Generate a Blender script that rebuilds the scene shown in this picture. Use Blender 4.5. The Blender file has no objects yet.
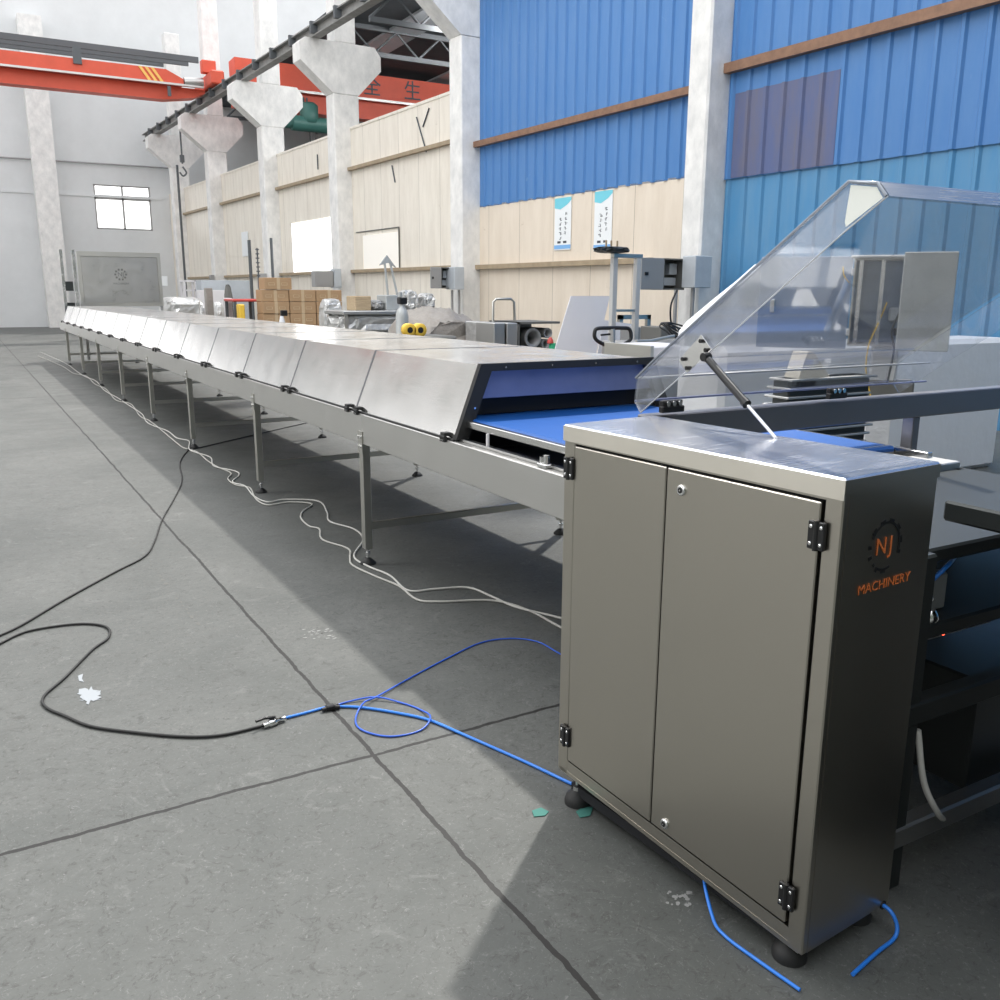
import bpy, bmesh, math, random
from mathutils import Vector, Matrix
from mathutils.geometry import tessellate_polygon
random.seed(7)
PI = math.pi
SC = bpy.context.scene
COL = SC.collection

# ------------------------------------------------------------------ camera
FPX = 897.13; HC = 1.5
_yaw, _pit, _rol = [math.radians(a) for a in (29.673, -12.989, .286)]
_fw = Vector((math.sin(_yaw)*math.cos(_pit), math.cos(_yaw)*math.cos(_pit), math.sin(_pit)))
_r = Vector((math.cos(_yaw), -math.sin(_yaw), 0)); _u = _r.cross(_fw)
_r, _u = _r*math.cos(_rol)+_u*math.sin(_rol), -_r*math.sin(_rol)+_u*math.cos(_rol)
CP = Vector((0, 0, HC))
def ray(px, py): return _fw+_r*((px-500)/FPX)-_u*((py-500)/FPX)
def atY(px, py, y): d = ray(px, py); return CP+d*(y/d.y)
def atX(px, py, x): d = ray(px, py); return CP+d*(x/d.x)
def atZ(px, py, z): d = ray(px, py); return CP+d*((z-HC)/d.z)
cam = bpy.data.cameras.new('camera'); co = bpy.data.objects.new('camera', cam); COL.objects.link(co)
cam.sensor_width = 36; cam.lens = 36*FPX/1000; cam.clip_end = 300; cam.clip_start = .05
m = Matrix((_r, _u, -_fw)).transposed().to_4x4(); m.translation = CP; co.matrix_world = m
SC.camera = co

# ------------------------------------------------------------------ materials
def newmat(name):
    M = bpy.data.materials.new(name); M.use_nodes = True
    nt = M.node_tree; return M, nt, nt.nodes['Principled BSDF'], nt.links
def mat(name, col, rough=.6, metal=0, noise=0, scale=6, bump=0, col2=None, spec=.5, emit=0, stretch=None, bscale=None, coat=0):
    M, nt, b, L = newmat(name)
    b.inputs['Base Color'].default_value = (*col, 1); b.inputs['Roughness'].default_value = rough
    b.inputs['Metallic'].default_value = metal; b.inputs['Specular IOR Level'].default_value = spec
    b.inputs['Coat Weight'].default_value = coat
    tc = nt.nodes.new('ShaderNodeTexCoord'); src = tc.outputs['Object']
    if stretch:
        mp = nt.nodes.new('ShaderNodeMapping'); mp.inputs['Scale'].default_value = stretch
        L.new(src, mp.inputs[0]); src = mp.outputs[0]
    if noise or col2:
        n = nt.nodes.new('ShaderNodeTexNoise'); n.inputs['Scale'].default_value = scale; n.inputs['Detail'].default_value = 6
        n.inputs['Roughness'].default_value = .65
        L.new(src, n.inputs['Vector'])
        r = nt.nodes.new('ShaderNodeValToRGB'); r.color_ramp.elements[0].position = .32; r.color_ramp.elements[1].position = .68
        c2 = col2 or tuple(max(0, c*(1-noise)) for c in col)
        r.color_ramp.elements[0].color = (*c2, 1); r.color_ramp.elements[1].color = (*col, 1)
        L.new(n.outputs['Fac'], r.inputs[0]); L.new(r.outputs[0], b.inputs['Base Color'])
    if bump:
        n = nt.nodes.new('ShaderNodeTexNoise'); n.inputs['Scale'].default_value = bscale or scale*4; n.inputs['Detail'].default_value = 5
        L.new(src, n.inputs['Vector'])
        bp = nt.nodes.new('ShaderNodeBump'); bp.inputs['Strength'].default_value = bump; bp.inputs['Distance'].default_value = .02
        L.new(n.outputs['Fac'], bp.inputs['Height']); L.new(bp.outputs[0], b.inputs['Normal'])
    if emit:
        b.inputs['Emission Color'].default_value = (*col, 1); b.inputs['Emission Strength'].default_value = emit
    return M
def steel(name, col, rough, wave=.05, brush=(1, 60, 60), smudge=.08):
    M, nt, b, L = newmat(name)
    b.inputs['Base Color'].default_value = (*col, 1); b.inputs['Metallic'].default_value = 1
    tc = nt.nodes.new('ShaderNodeTexCoord')
    mp = nt.nodes.new('ShaderNodeMapping'); mp.inputs['Scale'].default_value = brush; L.new(tc.outputs['Object'], mp.inputs[0])
    n = nt.nodes.new('ShaderNodeTexNoise'); n.inputs['Scale'].default_value = 8; n.inputs['Detail'].default_value = 3; L.new(mp.outputs[0], n.inputs['Vector'])
    n2 = nt.nodes.new('ShaderNodeTexNoise'); n2.inputs['Scale'].default_value = 5; n2.inputs['Detail'].default_value = 5; L.new(tc.outputs['Object'], n2.inputs['Vector'])
    ad = nt.nodes.new('ShaderNodeMath'); ad.operation = 'ADD'; L.new(n.outputs['Fac'], ad.inputs[0]); L.new(n2.outputs['Fac'], ad.inputs[1])
    mr = nt.nodes.new('ShaderNodeMapRange'); mr.inputs['From Min'].default_value = .6; mr.inputs['From Max'].default_value = 1.4
    mr.inputs['To Min'].default_value = max(.03, rough-smudge); mr.inputs['To Max'].default_value = rough+smudge
    L.new(ad.outputs[0], mr.inputs[0]); L.new(mr.outputs[0], b.inputs['Roughness'])
    n3 = nt.nodes.new('ShaderNodeTexNoise'); n3.inputs['Scale'].default_value = 2.2; n3.inputs['Detail'].default_value = 1; L.new(tc.outputs['Object'], n3.inputs['Vector'])
    bp = nt.nodes.new('ShaderNodeBump'); bp.inputs['Strength'].default_value = wave; bp.inputs['Distance'].default_value = .05
    L.new(n3.outputs['Fac'], bp.inputs['Height']); L.new(bp.outputs[0], b.inputs['Normal'])
    return M
def clear(name, tint, gloss=.12, haze=.06, rough=.03, hazecol=(.8, .85, .95), scratch=False):
    M = bpy.data.materials.new(name); M.use_nodes = True; nt = M.node_tree; L = nt.links
    nt.nodes.remove(nt.nodes['Principled BSDF']); out = nt.nodes['Material Output']
    tr = nt.nodes.new('ShaderNodeBsdfTransparent'); tr.inputs[0].default_value = (*tint, 1)
    gl = nt.nodes.new('ShaderNodeBsdfGlossy'); gl.inputs['Roughness'].default_value = rough
    df = nt.nodes.new('ShaderNodeBsdfDiffuse'); df.inputs[0].default_value = (*hazecol, 1)
    fr = nt.nodes.new('ShaderNodeFresnel'); fr.inputs[0].default_value = 1.45
    ad = nt.nodes.new('ShaderNodeMath'); ad.operation = 'MULTIPLY_ADD'; ad.inputs[1].default_value = .45; ad.inputs[2].default_value = gloss*.3; L.new(fr.outputs[0], ad.inputs[0])
    m1 = nt.nodes.new('ShaderNodeMixShader'); m2 = nt.nodes.new('ShaderNodeMixShader')
    L.new(tr.outputs[0], m1.inputs[1]); L.new(df.outputs[0], m1.inputs[2])
    tc = nt.nodes.new('ShaderNodeTexCoord'); n = nt.nodes.new('ShaderNodeTexNoise'); n.inputs['Scale'].default_value = 9; n.inputs['Detail'].default_value = 8; n.inputs['Distortion'].default_value = 2
    L.new(tc.outputs['Object'], n.inputs['Vector'])
    mr = nt.nodes.new('ShaderNodeMapRange'); mr.inputs['From Min'].default_value = .45; mr.inputs['From Max'].default_value = .75
    mr.inputs['To Min'].default_value = haze*.6; mr.inputs['To Max'].default_value = haze*(2.6 if scratch else 1.5)
    L.new(n.outputs['Fac'], mr.inputs[0]); L.new(mr.outputs[0], m1.inputs[0])
    L.new(ad.outputs[0], m2.inputs[0]); L.new(m1.outputs[0], m2.inputs[1]); L.new(gl.outputs[0], m2.inputs[2]); L.new(m2.outputs[0], out.inputs[0])
    return M
def panel_mat(name, base, dirt, line, period, rough=.55, streak=1.0, axis_rot=0.0, metal=0.0, lw=.012, dirt_amt=.5):
    """vertical sheet/panel wall: seams every `period` along the wall, dirt streaks, scuffs"""
    M, nt, b, L = newmat(name); b.inputs['Roughness'].default_value = rough; b.inputs['Metallic'].default_value = metal
    tc = nt.nodes.new('ShaderNodeTexCoord'); sp = nt.nodes.new('ShaderNodeSeparateXYZ'); L.new(tc.outputs['Object'], sp.inputs[0])
    mp = nt.nodes.new('ShaderNodeMapping'); mp.inputs['Scale'].default_value = (2.4, 2.4, .45); L.new(tc.outputs['Object'], mp.inputs[0])
    n = nt.nodes.new('ShaderNodeTexNoise'); n.inputs['Scale'].default_value = 1.6; n.inputs['Detail'].default_value = 8; n.inputs['Roughness'].default_value = .7; L.new(mp.outputs[0], n.inputs['Vector'])
    r = nt.nodes.new('ShaderNodeValToRGB'); e = r.color_ramp.elements; e[0].position = .35; e[1].position = .62
    mixd = tuple(base[i]*(1-dirt_amt)+dirt[i]*dirt_amt for i in range(3))
    e[0].color = (*mixd, 1); e[1].color = (*base, 1); L.new(n.outputs['Fac'], r.inputs[0])
    n2 = nt.nodes.new('ShaderNodeTexNoise'); n2.inputs['Scale'].default_value = 5; n2.inputs['Detail'].default_value = 9; n2.inputs['Distortion'].default_value = 1.5; L.new(tc.outputs['Object'], n2.inputs['Vector'])
    r2 = nt.nodes.new('ShaderNodeValToRGB'); e = r2.color_ramp.elements; e[0].position = .7; e[1].position = .78; e[0].color = (0, 0, 0, 1); e[1].color = (.8, .8, .8, 1); L.new(n2.outputs['Fac'], r2.inputs[0])
    mx = nt.nodes.new('ShaderNodeMix'); mx.data_type = 'RGBA'; L.new(r2.outputs[0], mx.inputs['Factor']); L.new(r.outputs[0], mx.inputs[6]); mx.inputs[7].default_value = (*dirt, 1)
    # seams
    dv = nt.nodes.new('ShaderNodeMath'); dv.operation = 'DIVIDE'; dv.inputs[1].default_value = period; L.new(sp.outputs['Y'], dv.inputs[0])
    fr = nt.nodes.new('ShaderNodeMath'); fr.operation = 'FRACT'; L.new(dv.outputs[0], fr.inputs[0])
    lt = nt.nodes.new('ShaderNodeMath'); lt.operation = 'LESS_THAN'; lt.inputs[1].default_value = lw/period; L.new(fr.outputs[0], lt.inputs[0])
    ml = nt.nodes.new('ShaderNodeMath'); ml.operation = 'MULTIPLY'; ml.inputs[1].default_value = streak; L.new(lt.outputs[0], ml.inputs[0])
    mx2 = nt.nodes.new('ShaderNodeMix'); mx2.data_type = 'RGBA'; L.new(ml.outputs[0], mx2.inputs['Factor']); L.new(mx.outputs[2], mx2.inputs[6]); mx2.inputs[7].default_value = (*line, 1)
    L.new(mx2.outputs[2], b.inputs['Base Color'])
    return M

MT = {}
MT['steel'] = steel('brushed_steel', (.72, .71, .70), .24, .05)
MT['steel_cover'] = steel('cover_steel', (.80, .79, .78), .20, .10, brush=(1, 1, 40))
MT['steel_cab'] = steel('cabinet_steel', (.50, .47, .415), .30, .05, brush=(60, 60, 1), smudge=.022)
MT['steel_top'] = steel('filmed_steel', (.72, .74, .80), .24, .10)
MT['lip'] = steel('bright_edge_steel', (.80, .76, .68), .42, .03)  # paler base paints in the reflection along the top band of the cabinet
MT['palegrey'] = mat('pale_grey_paint', (.58, .58, .57), .45, .2)
MT['door_blue'] = mat('blue_grey_door', (.30, .37, .50), .3, .3, .12, 2, stretch=(.4, .4, 5))  # blue grey paints in the surroundings mirrored by bare metal
MT['acrylic_clear'] = clear('clear_acrylic', (.985, .985, .99), .05, .012, .02, (.75, .82, .98))
MT['cream_plain'] = mat('cream_board', (.62, .58, .50), .6)
MT['steel_rail'] = steel('rail_steel', (.66, .65, .63), .38, .02, brush=(60, 1, 60))
MT['lid_steel'] = steel('lid_steel', (.60, .585, .56), .33, .015)
MT['steel_dull'] = steel('dull_steel', (.50, .50, .49), .42, .05)
MT['steel_leg'] = steel('leg_steel', (.55, .54, .50), .40, .02, brush=(60, 60, 1))
MT['beam'] = mat('grey_beam', (.20, .20, .22), .35, .75)
MT['chrome'] = mat('chrome', (.85, .85, .85), .12, 1)
MT['black'] = mat('black_plastic', (.012, .012, .013), .35)
MT['rubber'] = mat('black_rubber', (.018, .018, .018), .6)
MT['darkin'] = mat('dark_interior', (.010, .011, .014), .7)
MT['belt'] = mat('blue_belt', (.013, .105, .40), .35, 0, .08, 20)
MT['blue_film'] = mat('blue_filmed_panel', (.24, .27, .44), .28, .3, .18, 3)  # light blue grey with slight mottling, for the baffle panel and one bent edge
MT['bluehose'] = mat('blue_hose', (.03, .22, .80), .3)
MT['bluehose_d'] = mat('deep_blue_hose', (.03, .12, .62), .3)
MT['greycable'] = mat('grey_cable', (.50, .49, .45), .5)
MT['whitecable'] = mat('white_cable', (.62, .61, .57), .5)
MT['concrete_col'] = mat('plastered_concrete', (.90, .89, .87), .8, 0, 0, 3.5, .25, col2=(.70, .70, .69), stretch=(1.2, 1.2, .8))
MT['endwall'] = mat('pale_render', (.74, .76, .77), .85, 0, .10, .6, .1)
MT['leftwall'] = mat('grey_render', (.46, .47, .46), .85, 0, .10, .6, .1)
MT['cream'] = panel_mat('cream_panel', (.80, .71, .60), (.55, .45, .34), (.30, .25, .19), 1.13, .5, .8, dirt_amt=.28)
MT['cream2'] = panel_mat('pale_cream_panel', (.88, .83, .74), (.52, .46, .38), (.30, .27, .22), 1.0, .45, .8, dirt_amt=.30)
MT['blue_sheet'] = panel_mat('blue_sheet', (.066, .21, .50), (.13, .28, .54), (.03, .12, .38), 50, .42, 0, dirt_amt=.35)
MT['blue_sheet_pale'] = panel_mat('pale_blue_sheet', (.075, .265, .50), (.15, .31, .48), (.03, .12, .38), 50, .42, 0, dirt_amt=.5)
MT['mauve_sheet'] = panel_mat('faded_blue_sheet', (.095, .13, .28), (.17, .15, .17), (.03, .12, .38), 50, .45, 0, dirt_amt=.6)
MT['rust'] = mat('brown_steel', (.30, .17, .11), .6, .2, .3, 8)
MT['tanpipe'] = mat('tan_pipe', (.42, .33, .22), .6, 0, .25, 6)
MT['red'] = mat('crane_red', (.72, .10, .05), .5, 0, .12, 2)
MT['yellow'] = mat('yellow', (.85, .55, .06), .5)
MT['ochre'] = mat('crane_stripe', (.85, .50, .12), .5)
MT['runway'] = mat('runway_grey', (.32, .32, .31), .6, .3, .3, 4)
MT['darkgreen'] = mat('hoist_green', (.05, .16, .14), .5)
MT['roof'] = mat('dark_roof', (.07, .08, .09), .8, 0, .3, 2)
MT['truss'] = mat('truss_grey', (.10, .11, .12), .6)
MT['card'] = mat('cardboard', (.46, .30, .17), .85, 0, .12, 5)
MT['tape'] = mat('parcel_tape', (.55, .42, .27), .3)
MT['boxgrey'] = mat('grey_enclosure', (.34, .34, .34), .45, .2)
MT['boxlight'] = mat('pale_enclosure', (.52, .56, .60), .45, .1, .1, 6)
MT['inside'] = mat('enclosure_inside', (.15, .15, .14), .6)
MT['white'] = mat('white_board', (.80, .78, .80), .5, 0, .03, 2)
MT['whitefilm'] = mat('white_plastic_sheeting', (.76, .77, .80), .3, 0, .08, 3, .5)
MT['paper'] = mat('poster_paper', (.85, .88, .90), .5)
MT['posterblue'] = mat('poster_blue', (.20, .45, .80), .5)
MT['cyan'] = mat('poster_cyan', (.18, .62, .75), .5)
MT['ink'] = mat('ink', (.07, .08, .10), .6)
MT['tarp'] = mat('grey_tarp', (.34, .31, .28), .45, 0, .25, 5, .8)
MT['silverwrap'] = mat('silver_wrap', (.68, .68, .67), .28, .5, .25, 7, 1.2, bscale=11)
MT['clearwrap'] = clear('clear_wrap', (.75, .75, .75), .3, .5, .1, scratch=True)
MT['acrylic'] = clear('acrylic', (.955, .965, .98), .10, .06, .02, (.75, .82, .98), True)
MT['acrylic_edge'] = mat('acrylic_edge', (.30, .33, .38), .2, .3)
MT['wood'] = mat('pale_wood', (.50, .38, .24), .7, 0, .3, 6, stretch=(1, 8, 8))
MT['orange'] = mat('orange_ink', (.62, .16, .04), .5)
MT['teal'] = mat('teal_scrap', (.05, .19, .16), .8)
MT['scrap'] = mat('torn_white_paper', (.33, .35, .37), .8)
MT['plaster'] = mat('plaster_spatter', (.30, .30, .29), .9)
MT['cylgrey'] = mat('cylinder_grey', (.50, .52, .52), .4, .3, .15, 9)
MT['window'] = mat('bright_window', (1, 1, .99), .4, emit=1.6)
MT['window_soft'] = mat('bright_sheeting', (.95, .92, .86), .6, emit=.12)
MT['cloth'] = mat('white_table_cover', (.74, .75, .77), .4, 0, .05, 3, .2)
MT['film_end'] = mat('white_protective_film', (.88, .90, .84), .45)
MT['darkmachine'] = mat('dark_machine', (.035, .04, .04), .4, .4)
MT['darkwall'] = mat('dark_green_render', (.10, .12, .10), .8)
MT['redled'] = mat('red_lamp', (1, .1, .05), .4, emit=3)
MT['toolgreen'] = mat('green_plastic', (.05, .5, .25), .4)
MT['redtool'] = mat('red_plastic', (.6, .08, .07), .4)

# floor material -----------------------------------------------------------
def floor_mat():
    M, nt, b, L = newmat('floor_concrete'); N = nt.nodes
    tc = N.new('ShaderNodeTexCoord'); O = tc.outputs['Object']
    def noise(s, d=6, ds=0, r=.6):
        n = N.new('ShaderNodeTexNoise'); n.inputs['Scale'].default_value = s; n.inputs['Detail'].default_value = d
        n.inputs['Distortion'].default_value = ds; n.inputs['Roughness'].default_value = r; L.new(O, n.inputs['Vector']); return n.outputs['Fac']
    def ramp(f, p0, c0, p1, c1):
        r = N.new('ShaderNodeValToRGB'); e = r.color_ramp.elements; e[0].position = p0; e[1].position = p1; e[0].color = (*c0, 1); e[1].color = (*c1, 1); L.new(f, r.inputs[0]); return r.outputs[0]
    def mix(f, a, c, mode='MIX'):
        x = N.new('ShaderNodeMix'); x.data_type = 'RGBA'; x.blend_type = mode
        if hasattr(f, 'node'): L.new(f, x.inputs['Factor'])
        else: x.inputs['Factor'].default_value = f
        L.new(a, x.inputs[6]) if hasattr(a, 'node') else setattr(x.inputs[6], 'default_value', (*a, 1))
        L.new(c, x.inputs[7]) if hasattr(c, 'node') else setattr(x.inputs[7], 'default_value', (*c, 1))
        return x.outputs[2]
    def math_(op, a, bb=None):
        x = N.new('ShaderNodeMath'); x.operation = op
        for i, v in enumerate((a, bb)):
            if v is None: continue
            if hasattr(v, 'node'): L.new(v, x.inputs[i])
            else: x.inputs[i].default_value = v
        return x.outputs[0]
    base = ramp(noise(.9, 8, .6), .35, (.086, .091, .086), .68, (.136, .139, .131))
    base = mix(ramp(noise(7, 10, 1.8, .82), .44, (0, 0, 0), .60, (.60, .60, .60)), base, (.095, .098, .092))
    base = mix(ramp(noise(3.0, 9, 3.0, .8), .56, (0, 0, 0), .68, (.40, .40, .40)), base, (.235, .235, .225))
    base = mix(ramp(noise(22, 8, 1.5, .85), .535, (0, 0, 0), .60, (.75, .75, .75)), base, (.060, .060, .056))
    base = mix(ramp(noise(35, 8, 2.5, .85), .56, (0, 0, 0), .63, (.45, .45, .45)), base, (.29, .29, .28))
    # saw-cut joints: x = .993+..., y = 2.56 ...
    sp = N.new('ShaderNodeSeparateXYZ'); L.new(O, sp.inputs[0]); X, Y = sp.outputs['X'], sp.outputs['Y']
    wob = math_('MULTIPLY', math_('SUBTRACT', noise(2.5, 4), .5), .035)
    wob2 = math_('MULTIPLY', math_('SUBTRACT', noise(23, 3), .5), .012)
    w = math_('ADD', wob, wob2)
    xl = math_('ADD', math_('ADD', X, math_('MULTIPLY', Y, .0172)), w)       # = 1.03 on the long joint
    yl = math_('ADD', math_('SUBTRACT', Y, math_('MULTIPLY', X, .012)), w)
    def joint(coord, off, per, wd):
        a = math_('DIVIDE', math_('SUBTRACT', coord, off-per/2), per); fr = math_('FRACT', a)
        d = math_('MULTIPLY', math_('ABSOLUTE', math_('SUBTRACT', fr, .5)), per)
        return math_('LESS_THAN', d, wd)
    j = math_('MAXIMUM', joint(xl, 1.03, 5.0, .0078), joint(yl, 2.557, 12.0, .0078))
    base = mix(j, base, (.022, .021, .020))
    L.new(base, b.inputs['Base Color'])
    rr = N.new('ShaderNodeMapRange'); rr.inputs['To Min'].default_value = .42; rr.inputs['To Max'].default_value = .70; L.new(noise(4, 6), rr.inputs[0]); L.new(rr.outputs[0], b.inputs['Roughness'])
    b.inputs['Specular IOR Level'].default_value = .35
    bp = N.new('ShaderNodeBump'); bp.inputs['Strength'].default_value = .35; bp.inputs['Distance'].default_value = .006
    h = math_('SUBTRACT', noise(30, 8), j); L.new(h, bp.inputs['Height']); L.new(bp.outputs[0], b.inputs['Normal'])
    return M
MT['floor'] = floor_mat()

# ------------------------------------------------------------------ mesh builder
class MB:
    def __init__(s): s.v = []; s.f = []; s.mi = []; s.sm = []; s.mats = []
    def _m(s, m):
        if m not in s.mats: s.mats.append(m)
        return s.mats.index(m)
    def add(s, vs, fs, m=None, smooth=False):
        o = len(s.v); s.v += [Vector(v) for v in vs]; i = s._m(m)
        for f in fs: s.f.append([o+k for k in f]); s.mi.append(i); s.sm.append(smooth)
        return s
    def box(s, a, b, m=None, M=None):
        (x0, y0, z0), (x1, y1, z1) = a, b
        vs = [Vector(p) for p in ((x0, y0, z0), (x1, y0, z0), (x1, y1, z0), (x0, y1, z0), (x0, y0, z1), (x1, y0, z1), (x1, y1, z1), (x0, y1, z1))]
        if M: vs = [M @ v for v in vs]
        return s.add(vs, [(0, 3, 2, 1), (4, 5, 6, 7), (0, 1, 5, 4), (1, 2, 6, 5), (2, 3, 7, 6), (3, 0, 4, 7)], m)
    def bbox(s, a, b, r=.004, m=None, M=None):
        """box with chamfered vertical+horizontal edges (octagonal chamfer)"""
        (x0, y0, z0), (x1, y1, z1) = a, b
        r = min(r, (x1-x0)/2.1, (y1-y0)/2.1, (z1-z0)/2.1)
        vs = []; idx = {}
        for ix, x in enumerate((x0, x1)):
            for iy, y in enumerate((y0, y1)):
                for iz, z in enumerate((z0, z1)):
                    sx, sy, sz = (1, -1)[ix], (1, -1)[iy], (1, -1)[iz]
                    idx[ix, iy, iz] = len(vs)
                    vs += [Vector((x, y+sy*r, z+sz*r)), Vector((x+sx*r, y, z+sz*r)), Vector((x+sx*r, y+sy*r, z))]
        I = idx; fs = []
        for ix in (0, 1): fs.append([I[ix, 0, 0], I[ix, 1, 0], I[ix, 1, 1], I[ix, 0, 1]][::(-1 if ix == 0 else 1)])
        for iy in (0, 1): fs.append([I[0, iy, 0]+1, I[1, iy, 0]+1, I[1, iy, 1]+1, I[0, iy, 1]+1][::(1 if iy == 0 else -1)])
        for iz in (0, 1): fs.append([I[0, 0, iz]+2, I[1, 0, iz]+2, I[1, 1, iz]+2, I[0, 1, iz]+2][::(-1 if iz == 0 else 1)])
        for iy in (0, 1):
            for iz in (0, 1):
                q = [I[0, iy, iz]+1, I[1, iy, iz]+1, I[1, iy, iz]+2, I[0, iy, iz]+2]; fs.append(q if (iy == 0) == (iz == 1) else q[::-1])
        for ix in (0, 1):
            for iz in (0, 1):
                q = [I[ix, 0, iz]+0, I[ix, 1, iz]+0, I[ix, 1, iz]+2, I[ix, 0, iz]+2]; fs.append(q if (ix == 1) == (iz == 1) else q[::-1])
            for iy in (0, 1):
                q = [I[ix, iy, 0]+0, I[ix, iy, 1]+0, I[ix, iy, 1]+1, I[ix, iy, 0]+1]; fs.append(q if (ix == 0) == (iy == 1) else q[::-1])
        for ix in (0, 1):
            for iy in (0, 1):
                for iz in (0, 1):
                    q = [I[ix, iy, iz], I[ix, iy, iz]+1, I[ix, iy, iz]+2]; fs.append(q if (ix+iy+iz) % 2 else q[::-1])
        if M: vs = [M @ v for v in vs]
        return s.add(vs, fs, m)
    def prism(s, poly, d, m=None):
        """poly: list of 3d points (planar), extruded by vector d"""
        P = [Vector(p) for p in poly]; n = len(P); d = Vector(d)
        nrm = Vector((0, 0, 0))
        for i in range(n): nrm += (P[i]-P[0]).cross(P[(i+1) % n]-P[0])
        if nrm.dot(d) > 0: P = P[::-1]
        vs = P+[p+d for p in P]
        fs = [[(i+1) % n, i, n+i, n+(i+1) % n] for i in range(n)]
        tri = tessellate_polygon([P])
        for t in tri:
            a = [P[k] for k in t]; nn = (a[1]-a[0]).cross(a[2]-a[0]); t = list(t)
            if nn.dot(d) > 0: t = t[::-1]
            fs.append(t); fs.append([n+k for k in t[::-1]])
        return s.add(vs, fs, m)
    def tube(s, pts, r, m=None, n=8, closed=False, cap=True):
        P = [Vector(p) for p in pts]; N = len(P); vs = []; up = None
        rr = r if isinstance(r, (list, tuple)) else [r]*N
        for i, p in enumerate(P):
            a = P[(i-1) % N] if (closed or i > 0) else P[0]; b = P[(i+1) % N] if (closed or i < N-1) else P[-1]
            t = (b-a).normalized()
            if up is None:
                up = Vector((0, 0, 1)) if abs(t.z) < .9 else Vector((1, 0, 0))
            x = (up-t*up.dot(t)).normalized(); y = t.cross(x); up = x
            for k in range(n):
                an = 2*PI*k/n; vs.append(p+x*math.cos(an)*rr[i]+y*math.sin(an)*rr[i])
        fs = []
        for i in range(N if closed else N-1):
            j = (i+1) % N
            for k in range(n): fs.append([i*n+k, i*n+(k+1) % n, j*n+(k+1) % n, j*n+k])
        s.add(vs, fs, m, True)
        if cap and not closed: s.add(vs[:n], [list(range(n))[::-1]], m); s.add(vs[-n:], [list(range(n))], m)
        return s
    def lathe(s, prof, c, m=None, n=20, axis='z'):
        vs = []; c = Vector(c)
        ax = {'z': (Vector((1, 0, 0)), Vector((0, 1, 0)), Vector((0, 0, 1))), 'x': (Vector((0, 1, 0)), Vector((0, 0, 1)), Vector((1, 0, 0))), 'y': (Vector((0, 0, 1)), Vector((1, 0, 0)), Vector((0, 1, 0)))}[axis] if isinstance(axis, str) else axis
        for r, h in prof:
            for k in range(n):
                a = 2*PI*k/n; vs.append(c+ax[0]*r*math.cos(a)+ax[1]*r*math.sin(a)+ax[2]*h)
        fs = [[i*n+k, i*n+(k+1) % n, (i+1)*n+(k+1) % n, (i+1)*n+k] for i in range(len(prof)-1) for k in range(n)]
        s.add(vs, fs, m, True)
        s.add(vs[:n], [list(range(n))[::-1]], m); s.add(vs[-n:], [list(range(n))], m)
        return s
    def cyl(s, a, b, r, m=None, n=16): return s.tube([a, b], r, m, n)
    def build(s, name, m=None, parent=None, loc=None, world=False):
        me = bpy.data.meshes.new(name); off = Vector(loc) if loc is not None else Vector((0, 0, 0))
        me.from_pydata([v-off for v in s.v], [], s.f)
        ms = list(s.mats)
        if m: ms = [m if x is None else x for x in (ms or [m])]
        if not ms: ms = [m]
        for x in ms: me.materials.append(MT[x])
        for p, i, q in zip(me.polygons, s.mi, s.sm): p.material_index = i; p.use_smooth = q
        me.validate(); me.update()
        bm = bmesh.new(); bm.from_mesh(me); bmesh.ops.recalc_face_normals(bm, faces=bm.faces); bm.to_mesh(me); bm.free()
        o = bpy.data.objects.new(name, me); COL.objects.link(o); o.location = off
        if parent: o.parent = parent
        return o
def add_m(mb, m):
    return mb
def tag(o, label=None, cat=None, group=None, kind=None):
    if label: o['label'] = label
    if cat: o['category'] = cat
    if group: o['group'] = group
    if kind: o['kind'] = kind
    return o
def empty(name, loc, label, cat, group=None, rz=0):
    o = bpy.data.objects.new(name, None); COL.objects.link(o); o.location = loc; o.rotation_euler = (0, 0, rz); o.empty_display_size = .1
    return tag(o, label, cat, group)
def children(o): return [c for c in COL.objects if c.parent == o]
def copy_tree(o, parent=None):
    c = o.copy(); COL.objects.link(c); c.parent = parent
    for ch in children(o): copy_tree(ch, c)
    return c
def spline(pts, n=8, closed=False):
    P = [Vector(p) for p in pts]; out = []; N = len(P)
    for i in range(N if closed else N-1):
        p0 = P[(i-1) % N] if (closed or i > 0) else P[0]*2-P[1]; p1 = P[i]; p2 = P[(i+1) % N]
        p3 = P[(i+2) % N] if (closed or i < N-2) else P[-1]*2-P[-2]
        for k in range(n):
            t = k/n; out.append(.5*((2*p1)+(p2-p0)*t+(2*p0-5*p1+4*p2-p3)*t*t+(3*p1-p0-3*p2+p3)*t**3))
    if not closed: out.append(P[-1])
    return out
def text_mesh(body, size, name, m, parent, matrix, extrude=.001, align='CENTER', font_shear=0):
    cu = bpy.data.curves.new('txt', 'FONT'); cu.body = body; cu.size = size; cu.extrude = extrude; cu.align_x = align; cu.align_y = 'CENTER'; cu.shear = font_shear; cu.resolution_u = 3
    to = bpy.data.objects.new('txt', cu); COL.objects.link(to)
    dg = bpy.context.evaluated_depsgraph_get(); dg.update()
    me = bpy.data.meshes.new_from_object(to.evaluated_get(dg)); bpy.data.objects.remove(to)
    me.transform(matrix); me.materials.clear(); me.materials.append(MT[m]); me.name = name
    o = bpy.data.objects.new(name, me); COL.objects.link(o)
    if parent: o.parent = parent
    return o
def frame(o, x, y, z=None):
    """4x4 from origin and x,y axes"""
    x = Vector(x).normalized(); y = Vector(y).normalized(); z = x.cross(y)
    M = Matrix((x, y, z)).transposed().to_4x4(); M.translation = Vector(o); return M

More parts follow.
